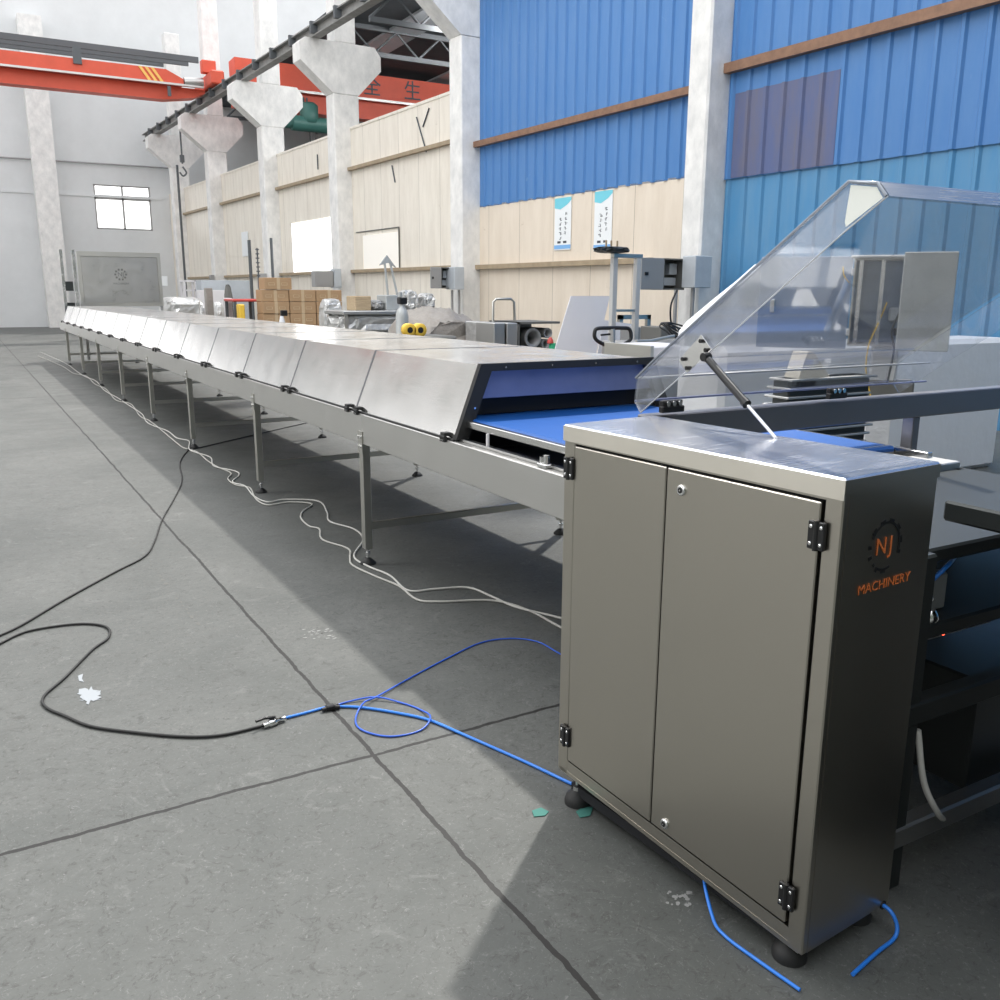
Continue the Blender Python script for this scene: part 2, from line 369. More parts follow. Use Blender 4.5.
# ------------------------------------------------------------------ hall shell
# the partition runs at X = 10.33-.058 Y ; local frame of the partition: y along it, x into the next hall
WA = math.atan(.058)
WR = Matrix.Translation((10.33, 0, 0)) @ Matrix.Rotation(WA, 4, 'Z')
def wl(x, y, z): return WR @ Vector((x, y*math.sqrt(1+.058**2), z))     # y given as world Y
def wbox(mb, x0, x1, y0, y1, z0, z1, m=None): k = math.sqrt(1+.058**2); return mb.box((x0, y0*k, z0), (x1, y1*k, z1), m)
def wobj(mb, name, m, kind='structure', label=None, cat=None, group=None):
    o = mb.build(name, m); o.matrix_world = WR.copy(); return tag(o, label, cat, group, kind)
fl = MB().box((-14, -10, -.2), (26, 48, 0)).build('floor', 'floor'); tag(fl, kind='structure')

k_ = math.sqrt(1+.058**2)
COLY = [(10.43, 10.85), (17.28, 17.76), (23.72, 24.22), (29.35, 29.85), (35.4, 35.85), (40.7, 41.15)]
def corr(y0, y1, z0, z1, pitch, depth=.035, x=0.0):
    """trapezoid profiled sheet along local y with crests every pitch"""
    k = math.sqrt(1+.058**2); prof = []; y = y0*k; end = y1*k
    while y < end:
        for dy, dx in ((0, 0), (pitch*.70, 0), (pitch*.78, -depth), (pitch*.92, -depth)):
            if y+dy < end: prof.append((y+dy, x+dx))
        y += pitch
    prof.append((end, x))
    n = len(prof); vs = [(a[1], a[0], z0) for a in prof]+[(a[1], a[0], z1) for a in prof]
    return vs, [(i, i+1, n+i+1, n+i) for i in range(n-1)]
# right-hand partition, bay by bay
ys = [-6] + [c for ab in COLY for c in ab] + [43.3]
b = MB(); wbox(b, 0, .08, 10.85, 17.28, 0, 3.27); wobj(b, 'wall_right', 'cream', label='cream panelled partition bay below blue sheeting', cat='wall')
b = MB(); v, f = corr(10.85, 17.28, 3.24, 9.2, .30); b.add(v, f); wbox(b, .03, .08, 10.85, 17.28, 3.27, 9.2); wobj(b, 'wall_right', 'blue_sheet', label='bright blue profiled sheeting above cream panels', cat='wall')
b = MB(); wbox(b, .03, .08, -6, 10.43, 0, 9.2); v, f = corr(-6, 10.43, 0, 3.16, .31, .035, .0); b.add(v, f); wobj(b, 'wall_right', 'blue_sheet_pale', label='paler blue lower sheeting behind the clear hood', cat='wall')
b = MB(); v, f = corr(-6, 10.43, 3.13, 9.2, .31, .035, -.03); b.add(v, f); wobj(b, 'wall_right', 'blue_sheet', label='upper blue sheeting above the pale blue sheets', cat='wall')
b = MB(); v, f = corr(-6+47*.31/k_, 10.30, 3.14, 4.28, .31, .035, -.040); b.add(v, f); wobj(b, 'wall_right', 'mauve_sheet', label='faded mauve blue patch of sheeting beside the nearest column', cat='wall')
tops = [5.64, 5.66, 5.66, 5.66, 5.66]
bays = [(17.76, 23.72), (24.22, 29.35), (29.85, 35.4), (35.85, 40.7), (41.15, 43.3)]
nm = ['second bay from the right with scratched upper panels', 'third bay holding the brightest glowing sheet', 'fourth bay between two flared columns', 'fifth bay near the far window', 'last bay against the end wall']
for (a, c), t, l in zip(bays, tops, nm):
    b = MB(); wbox(b, 0, .08, a, c, 0, t); wobj(b, 'wall_right', 'cream2', label='pale cream panel partition, '+l, cat='wall')
# horizontal sheeting rails
def rail(y0, y1, z, m, h=.09, lab='', x=-.12, n=1):
    b = MB(); wbox(b, x, x+.11, y0, y1, z-h/2, z+h/2); o = wobj(b, 'trim_%d' % n, m, label=lab, cat='wall rail'); return o
rail(-6, 10.43, 4.62, 'rust', .13, 'brown steel rail across the blue sheeting at the far right', -.17, 1)
rail(10.85, 17.28, 4.46, 'rust', .11, 'brown steel rail across the blue sheeting between two columns', -.16, 2)
rail(11.9, 17.28, 2.03, 'tanpipe', .09, 'tan pipe rail along the cream panels under the blue sheeting', -.12, 3)
for i, (a, c) in enumerate(bays[:4]):
    rail(a, c, 4.66, 'tanpipe', .08, 'upper tan pipe rail of the pale partition, '+nm[i], -.12, 4+i)
    rail(a, c, 2.05, 'tanpipe', .08, 'lower tan pipe rail of the pale partition, '+nm[i], -.12, 8+i)
b = MB()
for i, (a, c) in enumerate(bays[:4]): wbox(b, -.02, .10, a, c, 5.64, 5.70)
wobj(b, 'trim_12', 'cream2', label='pale capping strip on top of the cream partition', cat='wall capping')

# glowing panels painted in for sunlight on the partition
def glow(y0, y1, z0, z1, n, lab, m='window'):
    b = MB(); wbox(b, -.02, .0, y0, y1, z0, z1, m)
    return wobj(b, 'window_%d' % n, m, label=lab, cat='window')  # painted sunlight on the wall, not a real window
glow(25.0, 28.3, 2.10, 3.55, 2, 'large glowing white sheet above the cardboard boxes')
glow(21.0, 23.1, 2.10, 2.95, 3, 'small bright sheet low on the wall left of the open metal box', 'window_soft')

# columns ------------------------------------------------------------------
collab = ['plastered concrete column between the two blue sheeted bays', 'plastered concrete column left of the bright blue sheeting', 'concrete column with flared head cut off by the top of the photo',
          'concrete column with a full flared head behind the cardboard boxes', 'fourth concrete column away with flared head under the crane rail', 'farthest concrete column with flared head beside the end wall window']
k_ = math.sqrt(1+.058**2)
for i, (y0, y1) in enumerate(COLY):
    o = empty('concrete_column', wl(0, (y0+y1)/2, 0), collab[i], 'column', 'flared concrete columns of the hall', WA)
    L = (y1-y0)*k_/2
    def shp(poly, name, par=o): return MB().prism([(x, -L, z) for x, z in poly], (0, 2*L, 0)).build(name, 'concrete_col', par)
    MB().bbox((-.45, -L, 0), (.27, L, 6.5), .03).build('shaft', 'concrete_col', o)
    shp([(-.45, 6.5), (.27, 6.5), (.92, 7.16), (.92, 7.5), (.75, 7.72), (-1.15, 7.72), (-1.30, 7.60), (-1.30, 7.18)], 'flared_head')
    MB().bbox((-.36, -L, 7.72), (.22, L, 11.6), .02).build('upper_shaft', 'concrete_col', o)
# crane runway beam
rb = empty('crane_runway_beam', wl(-.88, 20, 7.72), 'long grey steel crane rail beam carried on the flared column heads', 'crane rail', None, WA)
b = MB(); b.box((-.12, -24, 0), (.12, 23, .03)); b.box((-.02, -24, .03), (.02, 23, .25)); b.box((-.14, -24, .25), (.14, 23, .28)); b.box((-.04, -24, .28), (.04, 23, .34)); b.build('beam', 'runway', rb)
for k in range(22):
    y = -10+k*1.5
    MB().box((-.20, y, .05), (-.02, y+.09, .32)).build('rail_clip', 'truss', rb)
# end wall with window opening
Ye = 43.3
w0 = atY(93, 184, Ye); w1 = atY(153, 231, Ye)
xa, xb, za, zb = w0.x, w1.x, w1.z, w0.z
b = MB(); T = .3
b.box((-14, Ye, 4.8), (-6.5, Ye+T, 15)); b.box((-14, Ye, 0), (-7, Ye+T, 4.8)); b.box((-6.5, Ye, 4.8), (xa, Ye+T, 15)); b.box((-1.5, Ye, 0), (xa, Ye+T, 4.8))
b.box((xa, Ye, 0), (xb, Ye+T, za)); b.box((xa, Ye, zb), (xb, Ye+T, 15)); b.box((xb, Ye, 0), (24, Ye+T, 15))
tag(b.build('wall_back', 'endwall'), kind='structure')
b = MB(); b.box((xa, Ye+.1, za), (xb, Ye+.13, zb)); pane = b.build('window_1', 'window'); tag(pane, kind='structure')
b = MB()
xm = (xa+xb)/2; zm = atY(122, 199, Ye).z
for (a, c) in (((xa, za), (xb, za+.07)), ((xa, zb-.05), (xb, zb)), ((xa, za), (xa+.06, zb)), ((xb-.06, za), (xb, zb)), ((xm-.04, za), (xm+.04, zb)), ((xa, zm-.05), (xb, zm+.05))):
    b.box((a[0], Ye+.03, a[1]), (c[0], Ye+.1, c[1]))
b.build('window_frame', 'boxgrey', pane)
b = MB(); p0 = atY(65, 162, Ye-.1); p1 = atY(168, 168, Ye-.1); b.cyl((p0.x-6, Ye-.1, p0.z), (p1.x, Ye-.1, p1.z+.0), .035); tag(b.build('trim_13', 'boxgrey'), 'thin grey conduit running across the end wall above the window', 'conduit', kind='structure')
b = MB(); z = atY(80, 193, Ye).z; b.box((-1.4, Ye-.04, z-.12), (7.5, Ye, z-.02)); tag(b.build('trim_14', 'endwall'), kind='structure')
# column strip at the far left of end wall
b = MB(); b.box((2.5, Ye-.9, 0), (3.35, Ye-.01, 12)); tag(b.build('concrete_pier', 'concrete_col'), 'pale concrete pier on the end wall at the far left', 'pier')
# left and rear walls
b = MB()
b.box((-9.3, -10, 0), (-9, 44, 2.2)); b.box((-9.3, -10, 6.4), (-9, 44, 11))
y = -10
while y < 44: b.box((-9.3, y, 2.2), (-9, y+2.4, 6.4)); y += 6
tag(b.build('wall_left', 'leftwall'), kind='structure')
b = MB(); b.box((-9, -7.3, 0), (22, -7, 8.5)); tag(b.build('wall_front', 'darkwall'), kind='structure')
# next hall: dark roof and far wall
b = MB(); b.box((9.9, 18, 9.5), (24, 48, 9.6)); b.box((23.7, -7, 0), (24, 48, 9.5)); 
tag(b.build('ceiling', 'roof'), kind='structure')
for k in range(6):
    y = (18, 21.4, 24.8, 28.2, 37, 41)[k]; t = empty('roof_truss', (16, y, 8.62), 'dark grey steel roof truss over the next hall, %s' % ['nearest of six', 'second of six', 'third of six', 'fourth of six', 'fifth of six', 'farthest of six'][k], 'roof truss', 'roof trusses over the next hall')
    b = MB(); b.box((-6, -.06, 0), (7.6, .06, .14)); b.box((-6, -.06, .74), (7.6, .06, .88)); b.build('chord', 'truss', t)
    b = MB()
    for j in range(9):
        x = -6+j*1.5; b.tube([(x, 0, .1), (x+.75, 0, .78), (x+1.5, 0, .1)], .04, n=6)
    b.build('web', 'truss', t)
for k, (xa_, n_) in enumerate(((12, 'left'), (16, 'middle'), (20, 'right'))):
    b = MB().box((xa_, 18.5, 9.40), (xa_+1.0, 42, 9.48)); tag(b.build('skylight', 'boxlight'), 'pale grey skylight strip in the dark roof of the next hall, %s' % n_, 'skylight', 'skylight strips in the next hall')
# timber patch where the near roof of the main hall shows: purlins above crane
for k in range(3):
    y = 37.5+k*1.8
    b = MB().box((-9, y, 9.9+.25*k), (8.2, y+.12, 10.1+.25*k)); tag(b.build('roof_purlin', 'truss'), ['nearest dark steel purlin above the red crane', 'middle dark steel purlin above the red crane', 'farthest dark steel purlin against the end wall'][k], 'roof beam', 'purlins above the crane')

# main crane ---------------------------------------------------------------
YC = 33.0
cr = empty('overhead_crane', (0, YC, 7.6), 'red overhead travelling crane girder with orange stripes high at the left', 'crane')
def cz(px, py): q = atY(px, py, YC); return (q.x, q.z-7.6)
b = MB(); b.prism([(-8.8, -.25, 0), (6.0, -.25, 0), (6.95, -.25, .14), (7.3, -.25, .30), (7.3, -.25, .42), (-8.8, -.25, .42)], (0, .5, 0)); b.build('lower_girder', 'red', cr)
ux = cz(163, 73)[0]; ue = cz(180, 81)[0]
b = MB(); b.prism([(-8.8, -.55, .44), (ue, -.55, .44), (ue, -.55, .62), (ux, -.55, .86), (-8.8, -.55, .86)], (0, .5, 0)); b.build('upper_girder', 'red', cr)
b = MB(); b.box((-8.8, -.62, .40), (7.2, -.5, .46)); b.build('walkway_edge', 'steel_dull', cr)
for px in (142, 148, 154):
    sx = cz(px, 80)[0]; MB().prism([(sx+.12, -.575, .44), (sx+.22, -.575, .44), (sx-.08, -.575, .86), (sx-.18, -.575, .86)], (0, .02, 0)).build('stripe', 'ochre', cr)
b = MB(); b.bbox((7.3, -1.3, .44), (7.72, 1.3, .86), .04); b.build('end_carriage', 'red', cr)
MB().bbox((7.15, -.75, .86), (7.6, -.45, 1.25), .02).build('motor_box', 'red', cr)
MB().cyl((6.6, -.5, .55), (7.2, -.5, .60), .14).build('drive_motor', 'steel_dull', cr)
q = cz(166, 96); MB().box((q[0]-.05, -.64, .05), (q[0]+.05, -.56, .35)).build('junction_box', 'truss', cr)
q = cz(76, 68); MB().box((q[0]-.12, -.62, .70), (q[0]+.12, -.55, 1.2)).build('junction_box', 'truss', cr)
# second crane, in next hall
YD = 33.5
c2 = empty('overhead_crane', (9, YD, 7.6), 'red crane girder with black characters seen above the cream partition', 'crane')
q0 = atY(300, 85, YD); q1 = atY(435, 100, YD); qb0 = atY(300, 113, YD); qb1 = atY(362, 121, YD)
zb_ = (qb0.z+qb1.z)/2-7.6; zt = zb_+1.5
b = MB(); b.box((-.6, -.3, zb_), (14, .3, zb_+.62)); b.build('lower_girder', 'red', c2)
b = MB(); b.box((-.6, -.5, zb_+.66), (14, .3, zt)); b.build('upper_girder', 'red', c2)
b = MB(); b.box((-.6, -.56, zb_+.60), (14, -.45, zb_+.68)); b.build('walkway_edge', 'steel_dull', c2)
for px, ch in ((367, '全'), (407, '生')):
    q = atY(px, 100, YD)
    text_mesh(ch, .72, 'crane_lettering', 'ink', c2, Matrix.Translation((q.x-9, -.52, zb_+1.06)) @ Matrix.Rotation(PI/2, 4, 'X'), .01)
b = MB()
for k in range(6):
    x = 1.3+.12*k; b.box((x, -.34, zb_+.05), (x+.05, -.30, zb_+.5))
b.build('resistor_grid', 'truss', c2)
hq = atY(313, 118, YD-1)
ho = empty('electric_hoist', (hq.x, YD-.9, hq.z-.35), 'dark green electric hoist hanging under the crane girder', 'hoist')
b = MB(); b.cyl((-.75, 0, .15), (.75, 0, .15), .26); b.build('drum', 'darkgreen', ho); b = MB(); b.lathe([(.05, -.1), (.3, -.08), (.32, .1), (.32, .5), (.2, .6), (.05, .62)], (-.1, 0, .25), None, 16); b.build('gearbox', 'darkgreen', ho)
b = MB(); b.cyl((.75, 0, .15), (1.05, 0, .15), .18); b.build('motor', 'darkgreen', ho); b = MB(); b.cyl((-1.0, 0, .15), (-.75, 0, .15), .2); b.build('end_cover', 'darkgreen', ho)
b = MB(); b.box((-.15, -.1, .6), (.05, .6, .8)); b.build('trolley', 'truss', ho)
b = MB(); b.cyl((-.1, 0, -.9), (-.1, 0, .1), .02); b.build('rope', 'black', ho); b = MB(); b.cyl((.1, 0, -.9), (.1, 0, .1), .02); b.build('rope', 'black', ho)
b = MB(); b.tube(spline([(-1.0, 0, .2), (-1.5, 0, .5), (-1.5, 0, 0), (-1.2, 0, -.2)]), .02, n=6); b.build('cable', 'black', ho)
# hook hanging near the far flared head
hk = atY(182, 158, 36)
b = MB(); b.cyl((hk.x, 36, hk.z-.2), (hk.x, 36, hk.z+1.3), .03); b.box((hk.x-.07, 35.93, hk.z-.15), (hk.x+.07, 36.07, hk.z+.1)); b.tube(spline([(hk.x, 36, hk.z-.3), (hk.x+.12, 36, hk.z-.5), (hk.x, 36, hk.z-.62), (hk.x-.12, 36, hk.z-.5)]), .03, n=6)
tag(b.build('hanging_pendant', 'truss'), 'dark control pendant hanging beside the farthest flared column', 'pendant')

# posters on the cream wall ------------------------------------------------
def poster(y0, y1, z0, z1, lab):
    c = wl(-.012, (y0+y1)/2, z0); o = empty('wall_poster', c, lab, 'poster', 'posters on the cream partition', WA)
    w = (y1-y0)*k_/2; h = z1-z0
    MB().box((-.004, -w, 0), (.004, w, h)).build('sheet', 'paper', o)
    MB().prism([(-.007, w, h), (-.007, w, h-.17), (-.007, .3*w, h-.20), (-.007, -.5*w, h-.13), (-.007, -w, h-.05), (-.007, -w, h)], (.003, 0, 0)).build('wave_band', 'cyan', o)
    MB().box((-.007, -w, .02), (-.004, w, .09)).build('foot_band', 'posterblue', o)
    b = MB()
    for cidx, (cy, n0, n1) in enumerate(((-.35*w, .30, .72), (.25*w, .22, .62))):
        zz = h*n1
        while zz > h*n0:
            for s in range(3):
                a = cy+random.uniform(-.12, .12)*w; l = random.uniform(.04, .14)*w
                b.box((-.0065, a-l, zz-random.uniform(.005, .012)), (-.004, a+l, zz))
                zz -= .018
            b.box((-.0065, cy-.02*w, zz), (-.004, cy+.02*w, zz+.045))
            zz -= .03
    b.box((-.0065, -.5*w, .12), (-.004, -.1*w, .16)); b.box((-.0065, .2*w, .12), (-.004, .6*w, .16))
    tag(b.build('fine_print', 'ink', o), kind='stuff')
poster(14.12, 14.62, 2.28, 3.20, 'narrow white poster with blue wave top, left of the two on the cream wall')
poster(12.97, 13.45, 2.24, 3.22, 'narrow white poster with blue wave top, right of the two on the cream wall')

# dark cracks and door outline on pale bay
b = MB(); 
def wline(b, p, q, w=.018, x=-.02): 
    a = Vector((x, p[0]*k_, p[1])); c = Vector((x, q[0]*k_, q[1])); b.tube([a, c], w, n=4)
wline(b, (20.0, 5.4), (19.55, 4.6)); wline(b, (19.4, 5.5), (19.7, 5.15)); wline(b, (21.3, 4.5), (21.15, 4.1)); wline(b, (18.35, 5.5), (18.3, 5.1)); wline(b, (26.0, 5.3), (26.0, 4.9))
wobj(b, 'wall_scratch', 'ink', 'stuff', 'dark tears and scratches in the upper cream panels', 'scratches')
b = MB(); wline(b, (23.5, 3.05), (21.0, 3.05), .015); wline(b, (21.0, 3.05), (21.0, 2.05), .02); wline(b, (41.5, 2.0), (42.4, 2.0), .03)
wobj(b, 'trim_15', 'inside', label='dark outline of a small door in the pale cream partition', cat='door outline')

# ------------------------------------------------------------------ cooling tunnel (long conveyor)
T0 = Vector((1.836, 0, 0)); TR = Matrix.Translation(T0) @ Matrix.Rotation(.015, 4, 'Z'); TRi = TR.inverted()
def tl(p): return TRi @ Vector(p)
tun = empty('cooling_tunnel', T0, 'long stainless steel cooling tunnel conveyor with blue belt and slanted lift-up covers', 'conveyor', None, .015)
W = 1.32
Y0, Y1 = 2.08, 21.9
for side, x0 in (('near', -.02), ('far', W-.02)):
    b = MB(); y = Y0
    segs = [Y0, 4.6, 6.75, 9.09, 11.23, 13.52, 15.88, 18.27, 20.75, Y1]
    for a, c in zip(segs, segs[1:]):
        b.bbox((x0, a+.0015, .69), (x0+.04, c-.0015, .855), .003)
    o = b.build('side_rail', 'steel_rail', tun)
legy = [2.35, 4.612, 6.749, 9.087, 11.234, 13.523, 15.882, 18.271, 20.751]
for y in legy:
    for x in (.0, W):
        s = 1 if x == 0 else -1
        b = MB(); b.bbox((x-.024, y-.024, .09), (x+.024, y+.024, .70), .004); b.box((x-.026, y-.03, .64), (x-.020, y+.03, .76)); L = b.build('leg', 'steel_leg', tun)
        b = MB(); b.cyl((x, y, .035), (x, y, .1), .009, n=8); b.cyl((x, y, .055), (x, y, .07), .016, n=6); b.build('levelling_screw', 'chrome', L)
        b = MB(); b.lathe([(.045, 0), (.045, .008), (.025, .028), (.014, .036)], (x, y, 0), None, 16); b.build('foot', 'rubber', L)
        if x == 0:
            b = MB()
            for dz in (.675, .73): b.cyl((x-.034, y-.016, dz), (x-.024, y-.016, dz), .008, n=8); b.cyl((x-.034, y+.016, dz), (x-.024, y+.016, dz), .008, n=8)
            b.build('bolt', 'chrome', L)
    MB().bbox((.02, y-.015, .20), (W-.02, y+.015, .24), .003).build('cross_bar', 'steel_leg', tun)
# belt, bed, troughs
MB().bbox((.079, 2.13, .925), (1.12, 21.4, .95), .008).build('belt', 'belt', tun)
b = MB(); b.cyl((.08, 2.16, .925), (1.12, 2.16, .925), .026); b.build('end_roller', 'steel', tun)
for nme, (x0, x1) in (('belt_guide', (.046, .076)), ('belt_guide', (1.124, 1.154))):
    MB().bbox((x0, 2.0, .915), (x1, 21.4, .945), .003).build(nme, 'steel_cover', tun)
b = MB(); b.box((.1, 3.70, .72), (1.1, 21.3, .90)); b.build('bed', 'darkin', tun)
MB().box((.022, 2.1, .76), (W-.03, 21.4, .78)).build('trough', 'steel_dull', tun)
b = MB(); b.bbox((.03, 2.0, .84), (.075, 3.56, .858), .003); b.bbox((.02, 2.0, .855), (.028, 21.3, .865), .001); b.bbox((.10, 2.0, .80), (.13, 3.56, .83), .003); b.build('inner_rail', 'steel_dull', tun)
for y in (2.45, 3.30): MB().bbox((.03, y, .855), (.042, y+.012, .918), .002).build('belt_bracket', 'white', tun)
c = tl(atX(540, 464, 1.78)); b = MB(); b.bbox((-.01, c.y-.03, .856), (.03, c.y+.03, .872), .003); b.cyl((.008, c.y-.012, .87), (.008, c.y-.012, .905), .012, n=10); b.cyl((.008, c.y+.018, .87), (.008, c.y+.018, .895), .010, n=10); b.build('belt_clamp', 'chrome', tun)
# transverse beam, hanger and end guides
MB().bbox((-.03, 2.18, 1.04), (2.3, 2.24, 1.13), .004).build('cross_beam', 'beam', tun)
MB().bbox((-.02, 2.185, .86), (.02, 2.235, 1.04), .003).build('beam_post', 'steel_dull', tun)
MB().bbox((1.29, 2.185, .86), (1.33, 2.235, 1.04), .003).build('beam_post', 'beam', tun)
b = MB(); b.bbox((.03, 1.90, .88), (1.17, 2.06, .925), .004); b.build('transfer_plate', 'steel_dull', tun)
# covers
CT = [(0, .862), (.13, 1.186), (W-.22, 1.186), (W-.06, .862)]
def cover_shell(y0, y1, g=.004):
    b = MB(); t = .010
    inner = [(.016, .862), (.138, 1.174), (W-.228, 1.174), (W-.076, .862)]
    P = CT+inner[::-1]
    b.prism([(x, y0+g, z) for x, z in P], (0, y1-y0-2*g, 0)); return b
ny = 15; step = 1.193; ys0 = 3.535
hinge_proto = None
for i in range(ny):
    a = ys0+i*step; c = a+step
    o = cover_shell(a, c).build('cover', 'steel_cover', tun)
    # folded seam lips and hinges
    b = MB(); b.prism([(x, c-.010, z) for x, z in [(-.001, .862), (.129, 1.1875), (W-.219, 1.1875), (W-.06, .862), (W-.07, .862), (W-.222, 1.18), (.133, 1.18), (.006, .862)]], (0, .020, 0)); b.build('seam_strip', 'beam', o)
    for hy in (a+.07, c-.07):
        b = MB(); b.bbox((-.032, hy-.024, .846), (-.018, hy+.024, .872), .002); b.bbox((-.03, hy-.020, .872), (.008, hy+.020, .888), .002); b.cyl((-.028, hy-.026, .868), (-.028, hy+.026, .868), .008, n=8)
        for dy in (-.013, .0, .013): b.cyl((-.036, hy+dy, .856), (-.03, hy+dy, .856), .0035, 'chrome', 6)
        b.build('hinge', 'rubber', o)
# sealing strip under the covers
MB().box((-.012, ys0, .855), (.02, ys0+ny*step, .864)).build('seal', 'rubber', tun)
# black gasket frame around the open end
ye = ys0-.006
outer = [(-.004, .862), (.124, 1.194), (W-.214, 1.194), (W-.055, .862)]
inn = [(.060, .862), (.178, 1.160), (W-.262, 1.160), (W-.120, .862)]
b = MB()
for k in range(3):
    b.prism([(outer[k][0], ye-.01, outer[k][1]), (outer[k+1][0], ye-.01, outer[k+1][1]), (inn[k+1][0], ye-.01, inn[k+1][1]), (inn[k][0], ye-.01, inn[k][1])], (0, .03, 0))
b.build('end_gasket', 'rubber', tun)
b = MB()
for k in range(4): b.cyl((.25+k*.25, ye-.014, 1.176), (.25+k*.25, ye-.009, 1.176), .005, n=8)
b.cyl((.09, ye-.014, 1.0), (.09, ye-.009, 1.0), .005, n=8); b.build('gasket_screw', 'chrome', tun)
MB().bbox((.12, ye+.03, 1.035), (W-.19, ye+.036, 1.16), .002).build('baffle_panel', 'blue_film', tun)
b = MB(); b.prism([(.06, ye+.10, .955), (.125, ye+.10, 1.165), (W-.24, ye+.10, 1.165), (W-.13, ye+.10, .955)], (0, .02, 0)); b.build('inner_curtain', 'darkin', tun)  # dark sheet standing in for the shade inside the tunnel

# acrylic hood tipped open -------------------------------------------------
prof = [(2.200, 1.140), (2.231, 1.173), (2.223, 1.245), (2.135, 1.309), (1.477, 1.751), (1.399, 1.740), (1.374, 1.711)]
under = [(1.479, 1.643), (1.866, 1.37), (2.015, 1.271)]
XH0, XH1 = 1.752, 2.98
def toT(p): return TRi @ Vector(p)
hood = MB().prism([toT((XH0, y, z)) for y, z in prof+under], (.006, 0, 0)).build('hood', 'acrylic', tun)
MB().prism([toT((XH1, y, z)) for y, z in prof+under], (.006, 0, 0)).build('end_panel', 'acrylic', hood)
b = MB(); sk = prof[1:]; ins = []
for k in range(len(sk)-1):
    (ya, za_), (yb, zb2) = sk[k], sk[k+1]; n = Vector((0, zb2-za_, -(yb-ya))).normalized()*.005
    if n.z > 0: n = -n
    q = [Vector((XH0+.006, ya, za_)), Vector((XH0+.006, yb, zb2)), Vector((XH0+.006, yb, zb2))+n, Vector((XH0+.006, ya, za_))+n]
    b.prism([toT(p) for p in q], (XH1-XH0-.006, 0, 0))
b.build('outer_sheet', 'acrylic_clear', hood)
b = MB(); e = [toT((XH0-.002, y, z)) for y, z in prof[2:]]; b.tube(e, .0045, n=6); b.build('edge_strip', 'acrylic_edge', hood)
b = MB(); e = [toT((XH0+.003, y, z)) for y, z in [prof[-1]]+under+[prof[0]]]; b.tube(e, .0022, n=6); b.build('edge_strip', 'whitefilm', hood)
for y, z in (prof[2], prof[1], prof[4]):
    MB().cyl(toT((XH0+.004, y, z)), toT((XH1+.2, y, z)), .0035, n=6).build('bent_edge', 'steel_dull' if (y, z) != prof[1] else 'blue_film', hood)
b = MB(); b.prism([toT((XH0+.007, 1.392, 1.736)), toT((XH0+.007, 1.374, 1.711)), toT((XH0+.007, 1.40, 1.690)), toT((XH1, 1.40, 1.690)), toT((XH1, 1.374, 1.711)), toT((XH1, 1.392, 1.736))][:0] or [toT((XH0+.007, 1.399, 1.742)), toT((XH0+.007, 1.371, 1.711)), toT((XH1, 1.371, 1.711)), toT((XH1, 1.399, 1.742))], (0, .004, .003)); b.build('front_lip', 'steel', hood)
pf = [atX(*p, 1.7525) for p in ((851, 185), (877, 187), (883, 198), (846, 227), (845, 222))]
MB().prism([toT(p) for p in pf], (-.0008, 0, 0)).build('protective_film', 'film_end', hood)  # white patch painting a reflection onto the end panel of the hood
# strut bracket: metal plate with four screws
pb = [atX(*p, 1.750) for p in ((702, 335), (712, 349), (688, 373), (680, 360))]
MB().prism([toT(p) for p in pb], (-.004, 0, 0)).build('strut_bracket', 'steel_cover', hood)
b = MB()
for p in ((702, 341), (707, 350), (684, 359), (688, 368)):
    q = toT(atX(*p, 1.745)); b.cyl(q, q+Vector((-.008, 0, 0)), .006, n=8)
b.build('screw', 'black', hood)
s0 = toT(atX(706, 357, 1.735)); s1 = toT(atX(776, 438, 1.700)); d = s1-s0
strut = MB().cyl(s0+d*.04, s0+d*.60, .0105, n=12).build('gas_strut', 'black', tun)
MB().cyl(s0+d*.58, s1, .0045, n=10).build('strut_rod', 'chrome', strut)
b = MB(); b.lathe([(.012, -.012), (.014, 0), (.012, .012)], s0, None, 12, 'x'); b.build('strut_joint', 'black', strut); b = MB(); b.cyl(s0+d*.57, s0+d*.61, .0125, n=12); b.build('strut_collar', 'black', strut)
for (px, py) in ((672, 407), (837, 394)):
    q = toT(atY(px, py, 2.17))
    b = MB(); b.bbox((q.x-.045, q.y-.01, q.z-.016), (q.x+.045, q.y+.012, q.z+.004), .003, 'black'); b.bbox((q.x-.04, q.y-.006, q.z+.0), (q.x+.04, q.y+.016, q.z+.022), .003, 'black')
    for k in (-.024, 0, .024): b.lathe([(.008, 0), (.008, .006), (.004, .009)], (q.x+k, q.y-.012, q.z+.012), 'chrome', 8, 'y')
    b.build('hood_hinge', 'black', tun)

# ------------------------------------------------------------------ control cabinet
A = Vector((1.444, 1.163, 0)); Bv = Vector((1.372, 2.048, 0))
ang = math.atan2(-(Bv-A).x, (Bv-A).y)
CR = Matrix.Translation(A) @ Matrix.Rotation(ang, 4, 'Z'); CRi = CR.inverted()
nrm = (CR.to_3x3() @ Vector((1, 0, 0)))
def cabp(px, py): d = ray(px, py); t = (A-CP).dot(nrm)/d.dot(nrm); return CRi @ (CP+d*t)
def shear_base(o, k=.047):
    'the cabinet stands on uneven feet: its underside drops a little towards the camera end'
    for v in o.data.vertices:
        f = (ZT-v.co.z)/(ZT-ZB); v.co.z -= k*max(0, f)*(1-v.co.y/LN)
    return o
LN = (Bv-A).length; DP = .328; ZB, ZT = .105, 1.149
cab = empty('control_cabinet', A, 'stainless steel two-door machine cabinet with orange lettering, nearest the camera', 'cabinet', None, ang)
dy0, dy1, dyc, dz0, dz1 = .043, LN-.046, .486, .150, 1.100
b = MB()
b.bbox((0, 0, ZB), (.02, dy0, ZT-.03), .003); b.bbox((0, dy1, ZB), (.02, LN, ZT-.03), .003)
